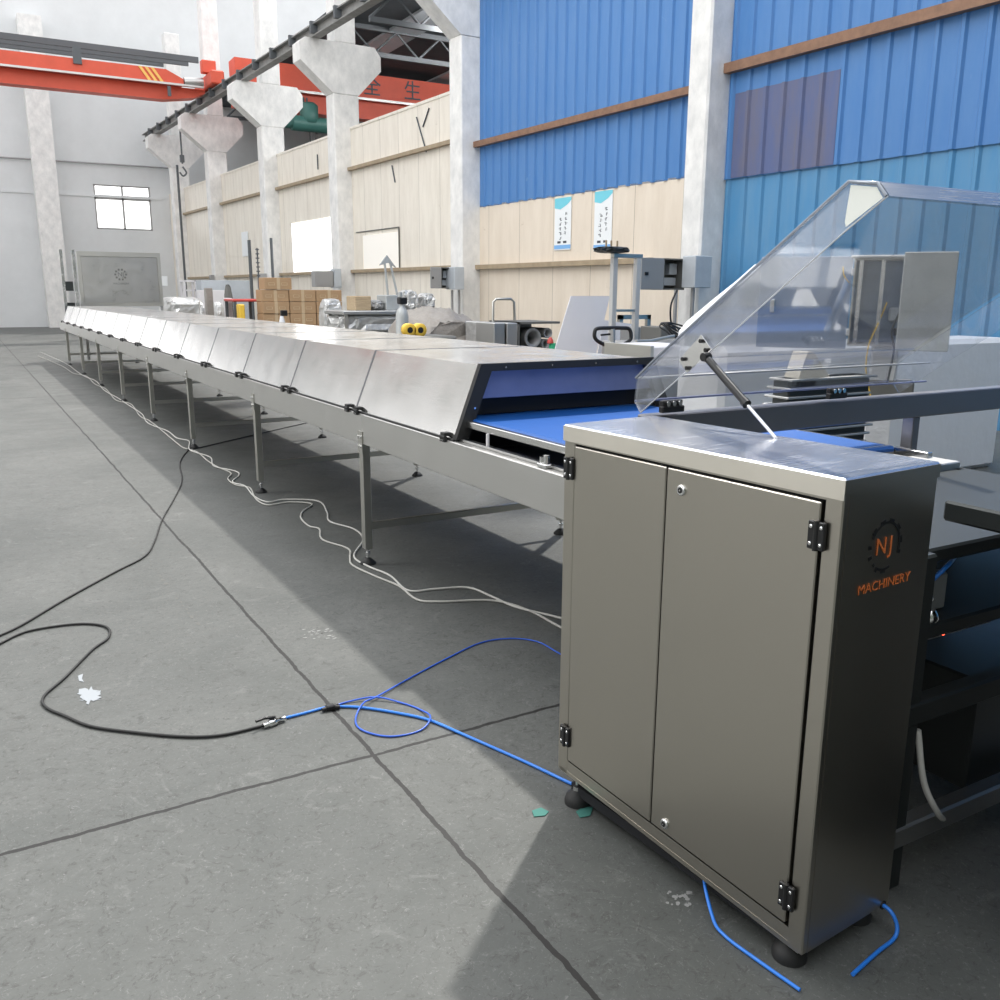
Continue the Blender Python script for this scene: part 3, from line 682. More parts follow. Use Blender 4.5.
b.box((0.0006, dy0-.003, ZB), (.02, dy1+.003, dz0)); b.box((0.0006, dy0-.003, dz1), (.02, dy1+.003, ZT-.03))
b.box((.02, 0.0006, ZB), (DP, .01, ZT-.03)); b.box((.02, LN-.01, ZB), (DP, LN-.0006, ZT-.03)); b.box((DP-.01, .01, ZB), (DP, LN-.01, ZT-.03)); b.box((.0, .01, ZB), (DP, LN-.01, ZB+.012))
shear_base(b.build('body', 'steel_cab', cab))
shear_base(MB().box((.018, .04, .15), (.03, LN-.04, 1.12)).build('door_recess', 'darkin', cab))
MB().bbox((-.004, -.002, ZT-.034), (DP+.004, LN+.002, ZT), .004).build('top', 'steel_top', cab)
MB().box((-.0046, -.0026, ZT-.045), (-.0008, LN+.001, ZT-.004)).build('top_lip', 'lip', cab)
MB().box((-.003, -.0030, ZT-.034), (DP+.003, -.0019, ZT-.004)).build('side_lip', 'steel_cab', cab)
doors = []
for (a, c) in ((dy0+.006, dyc-.002), (dyc+.002, dy1-.004)):
    d = MB().bbox((-.004, a, dz0+.006), (.014, c, dz1-.006), .0025).build('door', 'steel_cab', cab); shear_base(d); doors.append(d)
def hinge(px, py, door):
    q = cabp(px, py); b = MB(); h = .030; w = .020
    b.bbox((-.012, q.y-w, q.z-h), (-.002, q.y-.003, q.z+h), .002); b.bbox((-.012, q.y+.003, q.z-h), (-.002, q.y+w, q.z+h), .002)
    b.cyl((-.010, q.y, q.z-h*1.05), (-.010, q.y, q.z+h*1.05), .006, n=10)
    for yy in (-.012, .012):
        for zz in (-.018, .018): b.lathe([(.0045, 0), (.0045, .001), (.002, .0015)], (-.0125, q.y+yy, q.z+zz), 'chrome', 8, (Vector((0, 1, 0)), Vector((0, 0, 1)), Vector((-1, 0, 0))))
    b.build('hinge', 'black', door)
hinge(571, 468, doors[1]); hinge(567, 735, doors[1]); hinge(819, 535, doors[0]); hinge(788.5, 895, doors[0])
for px, py in ((683, 490), (666, 823)):
    q = cabp(px, py); b = MB(); ax = (Vector((0, 1, 0)), Vector((0, 0, 1)), Vector((-1, 0, 0)))
    b.lathe([(.0135, 0), (.0135, .004), (.011, .006), (.0085, .006)], (-.004, q.y, q.z), 'chrome', 20, ax); b.lathe([(.0085, 0), (.007, .0068)], (-.004, q.y, q.z), 'black', 16, ax)
    b.lathe([(.002, 0), (.002, .008)], (-.004, q.y, q.z), 'chrome', 8, ax); b.build('cam_lock', 'chrome', doors[0])
for x, y in ((.04, .06), (.04, LN-.05), (DP-.04, .06), (DP-.04, LN-.05)):
    b = MB(); b.lathe([(.040, 0), (.040, .012), (.034, .028), (.018, .040), (.012, .046)], (x, y, 0), 'rubber', 20); zt5 = .06+.045*y/LN; b.cyl((x, y, .04), (x, y, zt5+.002), .009, 'chrome', 10); b.cyl((x, y, .044), (x, y, .056), .017, 'chrome', 6)
    b.build('levelling_foot', 'rubber', cab)
MB().box((.03, .03, .03), (DP-.03, LN-.03, .06)).build('undertray', 'darkin', cab)  # dark slab painting in the shade beneath the cabinet, not a real tray
# emblem: gear ring + letters on the side
def sidep(px, py):
    d = ray(px, py); n = CR.to_3x3() @ Vector((0, 1, 0)); return CRi @ (CP+d*((A-CP).dot(n)/d.dot(n)))
gc = sidep(885, 546); lc = sidep(883, 584)
b = MB(); gR = .052
for k in range(44):
    a0 = 2*PI*k/44; a1 = 2*PI*(k+1)/44; dg = math.degrees(a0)
    tooth = (k % 4) < 2
    if 150 < dg < 235 and k % 3: continue
    if 290 < dg < 335: continue
    r0, r1 = gR-.0035, gR+(.0075 if tooth else .002)
    b.prism([(gc.x+r*math.cos(t), -.0012, gc.z+r*math.sin(t)) for r, t in ((r0, a0), (r1, a0), (r1, a1), (r0, a1))], (0, .0008, 0))
b.build('gear_emblem', 'black', cab)
MX = Matrix.Rotation(PI/2, 4, 'X')
text_mesh('N', .052, 'emblem_letter', 'orange', cab, Matrix.Translation((gc.x-.014, -.001, gc.z)) @ MX, .0004)
text_mesh('J', .052, 'emblem_letter', 'orange', cab, Matrix.Translation((gc.x+.020, -.001, gc.z)) @ MX, .0004)
text_mesh('MACHINERY', .030, 'side_lettering', 'orange', cab, Matrix.Translation((lc.x+.004, -.001, lc.z)) @ MX @ Matrix.Scale(1.12, 4, (1, 0, 0)), .0004)

# ------------------------------------------------------------------ raised steel lid at far end
LY = 22.1
def L(px, py): return atY(px, py, LY)
lid = empty('raised_steel_lid', (2.6, LY, 0), 'large brushed steel lid standing upright in a frame at the far end of the tunnel', 'steel lid')
off = Vector((2.6, LY, 0))
a = L(80, 256)-off; c = L(160, 303)-off
x0, x1, z0, z1 = a.x, c.x, c.z, a.z
MB().bbox((x0, -.03, z0), (x1, .0, z1), .006).build('panel', 'lid_steel', lid)
b = MB(); b.box((x0, -.05, z1), (x1, .05, z1+.10)); b.box((x0-.07, -.05, z0-.25), (x0, .05, z1+.1)); b.box((x1, -.05, z0-.07), (x1+.07, .05, z1+.1)); b.box((x0, -.05, z0-.07), (x1, .05, z0)); b.build('frame', 'steel_leg', lid)
for xx in (x0-.18, x0-.42):
    MB().box((xx, -.2, .86), (xx+.06, -.14, z1+.12)).build('post', 'steel', lid)
b = MB(); b.box((x0-.36, -.1, 1.5), (x0-.2, .4, 1.7)); b.box((x0-.36, -.1, 1.0), (x0-.2, .4, 1.25)); b.build('mechanism', 'darkmachine', lid)
for xx in (x0-.05, x1): MB().box((xx, -.02, 0), (xx+.06, .04, z0)).build('post', 'steel', lid)
b = MB()
zc = (z0+z1)/2+.12; xc = (x0+x1)/2
for k in range(10):
    t = 2*PI*k/10; b.box((xc+.11*math.cos(t)-.02, -.034, zc+.11*math.sin(t)-.02), (xc+.11*math.cos(t)+.02, -.031, zc+.11*math.sin(t)+.02))
b.build('gear_emblem', 'inside', lid)
text_mesh('NJ', .13, 'emblem_letter', 'inside', lid, Matrix.Translation((xc, -.034, zc)) @ MX, .001)
text_mesh('MACHINERY', .06, 'emblem_letter', 'inside', lid, Matrix.Translation((xc, -.034, zc-.2)) @ MX, .001)

# ------------------------------------------------------------------ hoses and cables
def fpath(pts, r, lift=0): return [atZ(px, py, r+.001+lift) for px, py in pts]
def hose(name, pts, r, m, lab, cat, extra=None, lifts=None, n=8):
    P = fpath(pts, r)
    if lifts:
        for i, z in lifts.items(): P[i].z += z
    if extra: P += [Vector(e) for e in extra]
    o = MB().tube(spline(P, 6), r, n=n).build(name, m); return tag(o, lab, cat)
hose('air_hose', [(420, 398), (310, 422), (200, 447.5), (190, 449), (180, 462), (182, 480), (175, 497), (162, 520), (155, 540), (145, 556), (115, 572), (65.5, 599), (20, 626), (-12, 641), (-6, 646), (25, 632), (65.5, 625), (92, 624), (108, 628), (108, 638), (92, 650), (65.4, 677), (44, 696), (46, 707), (65.4, 716), (90, 726), (127.5, 731.6), (181.6, 736.5), (222, 735), (266, 725)], .0055, 'rubber', 'black rubber air hose winding from under the tunnel across the floor', 'hose')
hose('air_tube', [(283, 718.5), (305, 713), (326, 707.5), (345, 706.5), (366, 708), (398, 713), (429, 720), (460, 733), (492, 747), (530, 764), (570, 783), (591, 792), (620, 806)], .0052, 'bluehose', 'thick light blue air tube running from the brass valve to under the cabinet', 'air tube')
hose('air_tube', [(330, 708), (345, 702.5), (375, 699), (402, 703), (420, 709.5), (430.5, 720), (420, 730.5), (390, 736.5), (363, 730.5), (355.5, 720), (363, 706.5), (378, 697.5), (410, 678), (444, 660), (480, 643), (510, 638.5), (537, 641.5), (558, 652.6), (600, 676)], .0034, 'bluehose_d', 'thin dark blue air tube lying in a loop on the floor', 'air tube', lifts={2: .008, 10: .012, 5: .011, 11: .006})
cw = [(40, 352), (65, 363), (75, 370), (84, 376), (96, 381), (104, 390), (118, 398), (130, 406), (142, 414), (148, 423), (167.5, 431), (177, 438), (189, 441), (190, 450), (210, 457), (214, 466), (235, 471), (239, 475), (232.5, 482), (245, 486), (254, 496), (267.5, 502), (285, 499.5), (318, 501), (327, 512), (330, 521.5), (354, 529), (363, 539.5), (354, 556), (367.5, 566), (390, 575.5), (408, 590.5), (435, 589), (468, 587.5), (492, 596.5), (516, 607), (559, 617.5), (600, 630)]
hose('power_cable', cw, .0058, 'whitecable', 'pale grey cable snaking past the tunnel feet, the one nearer the tunnel', 'cable')
cw2 = [(38, 356), (62, 366), (73, 373), (86, 376), (95, 384), (106, 389), (116, 400), (131, 404), (140, 416), (150, 421), (165, 433), (177, 443), (184, 448), (197, 452), (208, 461), (218, 467), (231, 473), (228, 479), (236, 485), (250, 488), (256, 499), (268, 505), (290, 502), (312, 504), (303, 511), (301, 518), (309, 526), (319.5, 529), (322.5, 539.5), (348, 548.5), (350, 557), (352.5, 565), (375, 576), (399, 586), (417, 599.5), (441, 601.6), (492, 600.4), (528, 610), (559.5, 626.5), (600, 645)]
hose('power_cable', cw2, .0058, 'greycable', 'pale grey cable snaking past the tunnel feet with the wider loops', 'cable')
# valve
v0 = atZ(263, 726, .012); v1 = atZ(285, 718, .012); dv = (v1-v0)
val = empty('hose_valve', v0, 'small metal ball valve with black lever joining the black and blue hoses', 'valve')
zz = v0*0
b = MB(); b.tube([(0, 0, 0), dv*.25, dv*.26, dv*.6, dv*.62, dv], [.010, .010, .014, .014, .009, .009], n=12); b.build('valve_body', 'chrome', val)
h0 = atZ(275, 717.5, .03)-v0; h1 = atZ(256, 721.5, .035)-v0; hm = atZ(265, 718, .034)-v0
b = MB(); b.tube([dv*.45+Vector((0, 0, .01)), h0, hm, h1], [.006, .007, .006, .005], n=8); b.build('lever', 'black', val)
cn = atZ(331, 707, .012); b = MB(); b.bbox(cn-Vector((.02, .012, .010)), cn+Vector((.015, .012, .010)), .004); b.cyl(cn, cn+Vector((.03, -.012, -.002)), .008); b.cyl(cn, cn+Vector((.03, .012, -.002)), .007); b.cyl(cn, cn+Vector((-.035, -.004, -.002)), .008)
tag(b.build('tube_connector', 'black'), 'black branching connector where the blue tubes split on the floor', 'connector')
# short tubes at the cabinet
P = [Vector((1.52, 1.52, .075)), Vector((1.46, 1.50, .062)), atZ(712, 915, .02), atZ(724, 935, .006), atZ(760, 962, .006), atZ(800, 990, .006)]
tag(MB().tube(spline(P, 8), .0045, n=8).build('air_tube', 'bluehose'), 'light blue air tube dropping to the floor under the right cabinet door', 'air tube')
s_ = sidep(883, 905); s2 = CR @ Vector((s_.x, .02, s_.z)); s3 = CR @ Vector((s_.x, -.02, s_.z-.004))
P = [s2, s3, s3+Vector((.0, -.022, -.028)), s3+Vector((-.02, -.03, -.085)), s3+Vector((-.09, -.04, -.088+.0)), s3+Vector((-.2, -.06, -.080))]
for p in P: p.z = max(p.z, .007)
tag(MB().tube(spline(P, 8), .005, n=8).build('air_tube', 'bluehose'), 'light blue air tube leaving a hole low in the cabinet side', 'air tube')
hole = MB().lathe([(.011, 0), (.011, .002)], (s_.x, -.0015, s_.z), 'black', 16, 'y').build('tube_hole', 'black', cab)
# floor scraps
def scrap(pts, m, name, lab, cat, h=.002):
    P = [atZ(px, py, .001) for px, py in pts]; tag(MB().prism(P, (0, 0, h)).build(name, m), lab, cat)
scrap([(532, 811), (541, 808), (549, 812), (545, 816), (534, 817)], 'teal', 'foam_scrap', 'small torn green scrap on the floor left of the cabinet foot', 'scrap')
scrap([(576, 812), (584, 807), (593, 808), (590, 816), (580, 818)], 'teal', 'foam_scrap', 'small torn green scrap on the floor right under the cabinet foot', 'scrap')
random.seed(21)
scrap([(90+(11.5+random.uniform(-5.5, 3.0))*math.cos(2*PI*k/34)*1.05, 696+(8.5+random.uniform(-4.5, 2.0))*math.sin(2*PI*k/34)) for k in range(34)], 'scrap', 'paper_scrap', 'torn white scrap stuck to the floor at the left', 'scrap', .0012)
scrap([(78, 676), (83, 674), (82, 679), (84, 682), (79, 681)], 'scrap', 'paper_scrap', 'tiny white flake on the floor beside the larger torn scrap', 'scrap', .0012)
random.seed(3)
b = MB()
for k in range(34):
    px = random.uniform(303, 340); py = 635+random.uniform(-6, 6)-(px-300)*.05; c = atZ(px, py, .0005); r = random.uniform(.003, .014)
    b.prism([c+Vector((r*random.uniform(.6, 1.2)*math.cos(t), .5*r*random.uniform(.6, 1.2)*math.sin(t), 0)) for t in [2*PI*j/9 for j in range(9)]], (0, 0, .0006))
for k in range(18):
    c = atZ(random.uniform(666, 692), random.uniform(890, 905), .0005); r = random.uniform(.002, .009)
    b.prism([c+Vector((r*random.uniform(.6, 1.2)*math.cos(t), r*random.uniform(.6, 1.2)*math.sin(t), 0)) for t in [2*PI*j/9 for j in range(9)]], (0, 0, .0006))
tag(b.build('floor_spatter', 'plaster'), 'pale plaster spatter on the concrete floor', 'spatter', kind='stuff')
# stain trail
b = MB(); 
for t in range(26):
    u = t/25; px = 127+u*70; py = 532+u*92; c = atZ(px+random.uniform(-1.5, 1.5), py, .0004); r = random.uniform(.006, .022)
    b.prism([c+Vector((r*.5*random.uniform(.6, 1.3)*math.cos(q), r*random.uniform(.8, 1.6)*math.sin(q), 0)) for q in [2*PI*j/8 for j in range(8)]], (0, 0, .0004))
MT['stain'] = mat('floor_stain', (.13, .13, .12), .8)
tag(b.build('floor_stain', 'stain'), 'broken dark stain trail on the floor left of the long joint', 'stain', kind='stuff')

# ------------------------------------------------------------------ dark machine parts right of the cabinet
mx = empty('outfeed_machine', (1.95, 0, 0), 'dark machine with bright fittings at the right edge behind the cabinet', 'machine', None, 0)
def mb_(x0, x1, y0, y1, z0, z1, name, m, r=.006): return MB().bbox((x0-1.95, y0, z0), (x1-1.95, y1, z1), r).build(name, m, mx)
mb_(1.95, 3.1, -.9, .98, .10, 1.06, 'housing', 'darkmachine', .02)  # unseen body, added so the cabinet side reflects something dark
mb_(1.86, 3.0, 1.30, 1.95, .66, .70, 'lower_deck', 'darkmachine')
mb_(1.86, 3.0, 1.30, 1.95, .86, .90, 'upper_deck', 'darkmachine')
mb_(1.93, 2.12, 1.36, 1.6, .70, .80, 'drive_box', 'cylgrey')
mb_(2.00, 2.5, 1.45, 1.9, .56, .62, 'white_tray', 'white')
mb_(1.86, 3.0, 1.26, 1.31, .46, .52, 'cross_member', 'darkmachine')
mb_(1.86, 3.0, 1.26, 1.31, .12, .18, 'cross_member', 'steel_dull')
for x, y in ((1.90, 1.29), (2.96, 1.29), (1.90, 1.92), (2.96, 1.92), (2.0, -.8), (3.0, -.8), (2.0, .9), (3.0, .9)): mb_(x-.025, x+.025, y-.025, y+.025, 0, .9 if y > 1 else .12, 'leg', 'darkmachine')
mb_(2.3, 2.9, 1.35, 1.85, .12, .46, 'motor_housing', 'darkmachine')
mb_(1.97, 3.0, .98, 1.30, .97, 1.02, 'link_plate', 'darkmachine')
for k in range(9): MB().lathe([(.018, 0), (.022, .01), (.018, .02), (.012, .03)], (-.02+.035*(k % 3), 1.32+.02*(k//3), .70+.045*(k//3)), None, 10).build('fitting', 'chrome', mx)
MB().lathe([(.006, 0), (.006, .006), (.002, .008)], (.10, 1.31, .66), None, 8, 'y').build('indicator_lamp', 'redled', mx)
MB().tube(spline([(-.02, 1.27, .44), (.0, 1.25, .30), (.06, 1.24, .2), (.2, 1.3, .10)]), .008, n=8).build('cable', 'whitecable', mx)
MB().tube(spline([(.05, 1.33, .80), (.1, 1.32, .84), (.25, 1.4, .82)]), .006, n=8).build('air_tube', 'bluehose', mx)

# ------------------------------------------------------------------ background clutter
def base(px, y, z=0): q = atY(px, 300, y); return Vector((q.x, y, z))
# cardboard boxes: stack at Y=20
SY = 20.0
xs = [atY(262, 300, SY).x, atY(342, 300, SY).x]
ztop = atY(280, 277.5, SY).z; rows = 7; bh = ztop/rows
bw = (xs[1]-xs[0]+.0)/3
box0 = None
rown = ['bottom', 'second', 'third', 'fourth', 'fifth', 'sixth', 'top']
for r in range(rows):
    cols = 3 if r < rows-1 else 1
    for c in range(cols):
        x = xs[0]+(c+.5)*bw if r < rows-1 else xs[0]+.62*bw
        if r == rows-1: lab = 'single brown carton on top of the carton stack'
        else: lab = 'brown taped carton, %s column of the stack, %s layer' % (['left', 'middle', 'right'][c], rown[r])
        if box0 is None:
            o = empty('cardboard_box', (x, SY, r*bh), lab, 'carton', 'cartons stacked behind the tunnel')
            MB().bbox((-bw/2+.008, 0, .002), (bw/2-.008, .5, bh-.004), .008).build('carton', 'card', o)
            MB().box((-.035, -.002, .0), (.035, .502, bh-.002)).build('tape', 'tape', o)
            b = MB()
            for k in range(2): b.box((-.22+.28*k, -.003, bh*.35), (-.08+.28*k, -.001, bh*.40)); b.box((-.22+.28*k, -.003, bh*.55), (-.08+.28*k, -.001, bh*.58)); b.box((-.22+.28*k, -.003, bh*.35), (-.21+.28*k, -.001, bh*.58)); b.box((-.09+.28*k, -.003, bh*.35), (-.08+.28*k, -.001, bh*.58))
            b.build('printed_mark', 'tape', o); box0 = o
        else:
            o = copy_tree(box0); o.location = (x, SY+random.uniform(-.02, .02), r*bh); o['label'] = lab
# white sacks left faces of stack (wrapped end)
p = atY(332, 312, 17.5); pz = atY(332, 299, 17.5).z
def lump(name, m, x0, x1, y0, y1, z0, z1, lab, cat, amp=.08, seed=0, n=9, parent=None, ex=3.0):
    """super-ellipsoid bundle with crumples, standing on z0"""
    rnd = random.Random(seed); b = MB(); vs = []; n = int(n*1.5); N1, N2 = n*2, n
    for i in range(N2+1):
        ph = -PI/2+PI*i/N2
        for j in range(N1):
            th = 2*PI*j/N1
            def sg(v, e): return math.copysign(abs(v)**(2/e), v)
            x = sg(math.cos(ph), ex)*sg(math.cos(th), ex); y = sg(math.cos(ph), ex)*sg(math.sin(th), ex); z = sg(math.sin(ph), ex)
            k = 1+amp*(rnd.random()-.5)*2*(1 if 0 < i < N2 else 0)
            k += .06*math.sin(5*th+seed)*math.cos(3*ph)
            vs.append(((x0+x1)/2+x*k*(x1-x0)/2, (y0+y1)/2+y*k*(y1-y0)/2, max(z0, (z0+z1)/2+z*(1+amp*.5*(rnd.random()-.5))*(z1-z0)/2)))
    fs = [[i*N1+j, i*N1+(j+1) % N1, (i+1)*N1+(j+1) % N1, (i+1)*N1+j] for i in range(N2) for j in range(N1)]
    b.add(vs, fs, None, False); o = b.build(name, m, parent)
    return tag(o, lab, cat) if lab else o
q0 = atY(324, 300, 17.0); q1 = atY(343, 300, 17.0)
lump('wrapped_bag', 'silverwrap', q0.x, q1.x, 17.0, 17.4, 0, atY(332, 299, 17).z, 'tall silver wrapped bag standing in front of the cartons', 'bag', .06, 1, 12, ex=5)
# grey power boxes on columns
def ebox(px0, px1, py0, py1, y, lab, doorpx=None, back=.25):
    a = atY(px0, py0, y); c = atY(px1, py1, y); o = empty('power_box', (a.x, y, c.z), lab, 'power box', 'grey power boxes on the columns')
    w = c.x-a.x; h = a.z-c.z; b = MB(); t = .02
    b.box((0, .0, 0), (w, t, h)) if False else None
    dpx = doorpx or (px0+px1)/2; dw = atY(dpx, py0, y).x-a.x
    b.box((dw, back-.02, 0), (w, back, h)); b.box((dw, 0, 0), (dw+t, back, h)); b.box((w-t, 0, 0), (w, back, h)); b.box((dw, 0, 0), (w, back, t)); b.box((dw, 0, h-t), (w, back, h)); b.build('case', 'inside', o)
    d = MB().bbox((0, -.02, 0), (dw, .0, h), .006).build('door', 'boxgrey', o)
    b = MB(); b.box((.08*w, -.04, h*.45), (.14*w, -.02, h*.55)); b.build('latch', 'black', d)
    b = MB(); b.box((dw+.35*(w-dw), back-.10, h*.15), (w-.1*(w-dw), back-.02, h*.4)); b.box((dw+.55*(w-dw), back-.12, h*.5), (w-.1*(w-dw), back-.02, h*.85)); b.build('breaker', 'boxlight', o)
    return o, a, c
o, a, c = ebox(641, 684, 257.5, 290, 10.35, 'grey power box with open door on the nearest concrete column', 664)
p0 = atY(684, 256, 10.3); p1 = atY(699, 288, 10.3)
tag(MB().bbox((p0.x, 10.05, p1.z), (p1.x, 10.33, p0.z), .01).build('power_box', 'boxlight'), 'pale blue grey power box right of the open one on the nearest column', 'power box')
o, a, c = ebox(430, 450, 267, 288.5, 17.05, 'grey power box with open door on the column left of the blue sheeting', 441)
p0 = atY(450, 267, 17.0); p1 = atY(460, 289.5, 17.0); tag(MB().bbox((p0.x, 16.8, p1.z), (p1.x, 17.2, p0.z), .01).build('power_box', 'boxlight'), 'pale grey power box with stained door beside the open one, second column', 'power box')
for (px0, px1, py0, py1, y, m, lab) in ((311, 330, 271, 287, 23.7, 'boxgrey', 'dark grey power box behind the top of the carton stack'), (330, 338, 269, 288, 23.7, 'boxlight', 'narrow pale power box right of the dark one behind the cartons'),
        (257, 265, 273.5, 288, 29.33, 'boxgrey', 'small dark power box left of the carton stack'), (209, 213, 275, 280, 35.38, 'boxgrey', 'tiny dark power box on the fifth column')):
    a = atY(px0, py0, y); c = atY(px1, py1, y)
    b = MB().bbox((a.x, y-.3, c.z), (c.x, y, a.z), .01); b.box((a.x+.1*(c.x-a.x), y-.31, c.z+.05), (a.x+.9*(c.x-a.x), y-.30, a.z-.05)); tag(b.build('power_box', m), lab, 'power box')
def pipe(pts, r, m, name, lab, cat, n=8, smooth=False):
    P = [Vector(p) for p in pts]; return tag(MB().tube(spline(P, 6) if smooth else P, r, n=n).build(name, m), lab, cat)
# conduits under the boxes
for px, y, z1p, lab, nme in ((452, 17.1, 290, 'left conduit dropping from the power box, second column', 'c'), (459, 17.0, 290, 'right conduit dropping from the power box, second column', 'c'), (676, 10.2, 290, 'left conduit dropping from the power box on the nearest column', 'c'), (693, 10.2, 288, 'right conduit dropping from the power box on the nearest column', 'c')):
    q = atY(px, z1p, y); pipe([(q.x, y, 0), (q.x, y, q.z)], .028, 'boxgrey', 'steel_conduit', lab, 'conduit')
pts = [atY(px, py, 10.0) for px, py in ((677, 290), (671, 305), (671, 322), (676, 330))]
pipe(pts, .014, 'black', 'power_lead', 'black lead hanging in a bow below the nearest power box', 'lead', 6, True)
def bx(px0, px1, py0, py1, y, d, m, name, lab, cat, floor=False, r=.01):
    a = atY(px0, py0, y); c = atY(px1, py1, y); z = 0 if floor else c.z
    return tag(MB().bbox((a.x, y, z), (c.x, y+d, a.z), r).build(name, m), lab, cat)
# poles near the fourth column
for (x_, yt, yb, y, m, lab) in ((249, 240, 312, 25, 'truss', 'dark vertical pole left of the cartons'), (271, 238, 300, 28, 'truss', 'dark vertical pipe on the column behind the cartons'), (177, 165, 300, 38, 'truss', 'dark vertical pipe beside the far window column')):
    q = atY(x_, yt, y); pipe([(q.x, y, 0), (q.x, y, q.z)], .045, m, 'steel_pole', lab, 'pole')
bx(199, 228, 290, 315, 28.4, .4, 'white', 'white_casing', 'pale boxy casing below the long blue grey housing', 'casing', True)
q = atY(257, 248, 24); b = MB(); b.cyl((q.x, 24, 0), (q.x, 24, q.z), .02)
for k in range(7): b.box((q.x-.04, 23.97, q.z-.05-.11*k), (q.x+.04, 24.03, q.z-.02-.11*k))
tag(b.build('chain_rod', 'truss'), 'thin knotted rod between the pole and the carton stack', 'rod')
b = MB(); wbox(b, -.03, -.01, 32.6, 33.3, 2.72, 3.55); o = wobj(b, 'white_notice', 'paper', None, 'small white notice on the cream wall left of the cartons', 'notice')
# items at far left background
fr0 = atY(183, 280, 30); fr1 = atY(198, 298, 30)
b = MB(); t = .07; zl = fr1.z-.1; H_ = fr0.z-zl
for (u0, u1, v0, v1) in ((.11, .89, .92, 1), (.11, .89, .48, .56), (.11, .89, .02, .10)):
    for yy in (30, 30.5): b.box((fr0.x+(fr1.x-fr0.x)*u0, yy, zl+H_*v0), (fr0.x+(fr1.x-fr0.x)*u1, yy+.06, zl+H_*v1))
for xx in (fr0.x, fr1.x-t):
    for yy in (30, 30.5): b.box((xx, yy, 0), (xx+t, yy+.06, fr0.z))
    b.box((xx, 30.06, fr0.z-.07), (xx+t, 30.5, fr0.z))
tag(b.build('open_trolley', 'white'), 'white open metal frame far off left of the grey machines', 'trolley')
bx(201, 250, 280, 290, 29, .8, 'boxlight', 'machine_cover', 'long blue grey machine housing in front of the fifth column', 'machine', True)
bx(206, 214, 288, 311, 21.5, .25, 'tarp', 'steel_post', 'stubby grey upright post behind the far covers', 'post', True)
bx(226, 233, 298, 312, 21.45, .3, 'white', 'upright_board', 'small white upright panel left of the red table', 'panel', True)
lump('wrapped_machine', 'silverwrap', atY(168, 300, 22).x, atY(206, 300, 22).x, 22, 23.5, 0, atY(180, 297, 22).z, 'low machine wrapped in clear film right of the upright lid', 'wrapped machine', .05, 5, 10, ex=5)
lump('wrapped_roll', 'silverwrap', atY(213, 300, 22).x, atY(226, 300, 22).x, 22, 22.5, 0, atY(220, 302, 22).z, 'low film-wrapped roll between two upright panels', 'wrapped roll', .1, 6)
rt = empty('red_table', base(248, 20.5), 'low table with bright red top left of the cartons', 'table'); a = atY(233, 299, 20.5); c = atY(262, 302, 20.5)
MB().bbox((a.x-rt.location.x, 0, a.z-.06), (c.x-rt.location.x, .9, a.z), .02).build('tabletop', 'redtool', rt)
for xx in (a.x+.05, c.x-.05):
    for yy in (.05, .85): MB().box((xx-.03-rt.location.x, yy-.03, 0), (xx+.03-rt.location.x, yy+.03, a.z-.06)).build('leg', 'truss', rt)
a = atY(234, 304, 20.6); c = atY(240, 311, 20.6); tag(MB().bbox((a.x, 20.15, 0), (c.x, 20.42, a.z), .02).build('yellow_canister', 'yellow'), 'yellow canister under the red table', 'canister')
lump('stooping_bundle', 'inside', atY(227, 300, 23).x, atY(234, 300, 23).x, 23, 23.4, 0, atY(230, 285, 23).z, 'dark grey cloth bundle on a stand left of the red table', 'bundle', .15, 8)
bx(160, 168, 276, 286, 35, .1, 'paper', 'warning_sign', 'small square sign on the post beside the far window', 'sign')
# gun / tap shapes on covers top
q = atZ(281, 318, 1.19)
sp_ = empty('spray_bottle', (atY(281, 300, 16).x, 16.0, 0), 'small white spray bottle with black trigger in front of the cartons', 'spray bottle')
z_ = atY(281, 316, 16).z
MB().lathe([(.10, 0), (.10, z_-.25), (.05, z_-.1), (.03, z_)], (0, 0, 0), None, 14).build('bottle', 'whitefilm', sp_); MB().bbox((-.02, -.03, z_), (.10, .03, z_+.10), .01).build('trigger', 'black', sp_)

# stainless frames with wrapped machines, centre
FY = 13.5
a = atY(343, 311, FY); c = atY(440, 333, FY)
fr = empty('wrapped_bench', (a.x, FY, 0), 'long low steel bench wrapped in silver film below the bright sheet', 'bench'); w = c.x-a.x
MB().bbox((0, 0, a.z-.06), (w, .9, a.z), .01).build('bench_top', 'steel_dull', fr)
lump('film_wrap', 'silverwrap', .02, w-.02, .03, .85, a.z-.36, a.z-.055, None, None, .05, 2, 12, fr, 6)
MB().bbox((.05, .1, .2), (w-.05, .8, a.z-.3), .01).build('body', 'steel_dull', fr)
for xx in (.05, w-.1):
    for yy in (.05, .8): MB().box((xx, yy, 0), (xx+.05, yy+.05, a.z-.06)).build('leg', 'steel_leg', fr)
za = a.z
def onb(px0, px1, py0, m, name, lab, cat, y=FY+.3, d=.4, kind='box', seed=0):
    p = atY(px0, py0, y); r = atY(px1, py0, y)
    if kind == 'box': return tag(MB().bbox((p.x, y, za), (r.x, y+d, p.z), .01).build(name, m), lab, cat)
    return lump(name, m, p.x, r.x, y, y+d, za, p.z, lab, cat, .18, seed)
onb(355, 371, 296, 'wood', 'wooden_crate', 'small brown crate of parts on the left end of the wrapped bench', 'crate')
onb(373, 385, 300, 'boxgrey', 'parts_tray', 'dark grey parts heap beside the small brown crate', 'parts', kind='l', seed=3)
onb(386, 401, 295, 'cylgrey', 'control_box', 'light grey box in the middle of the wrapped bench', 'box')
onb(405, 419, 290, 'silverwrap', 'wrapped_part', 'bundle of film-wrapped parts on the wrapped bench, left one', 'wrapped part', kind='l', seed=12)
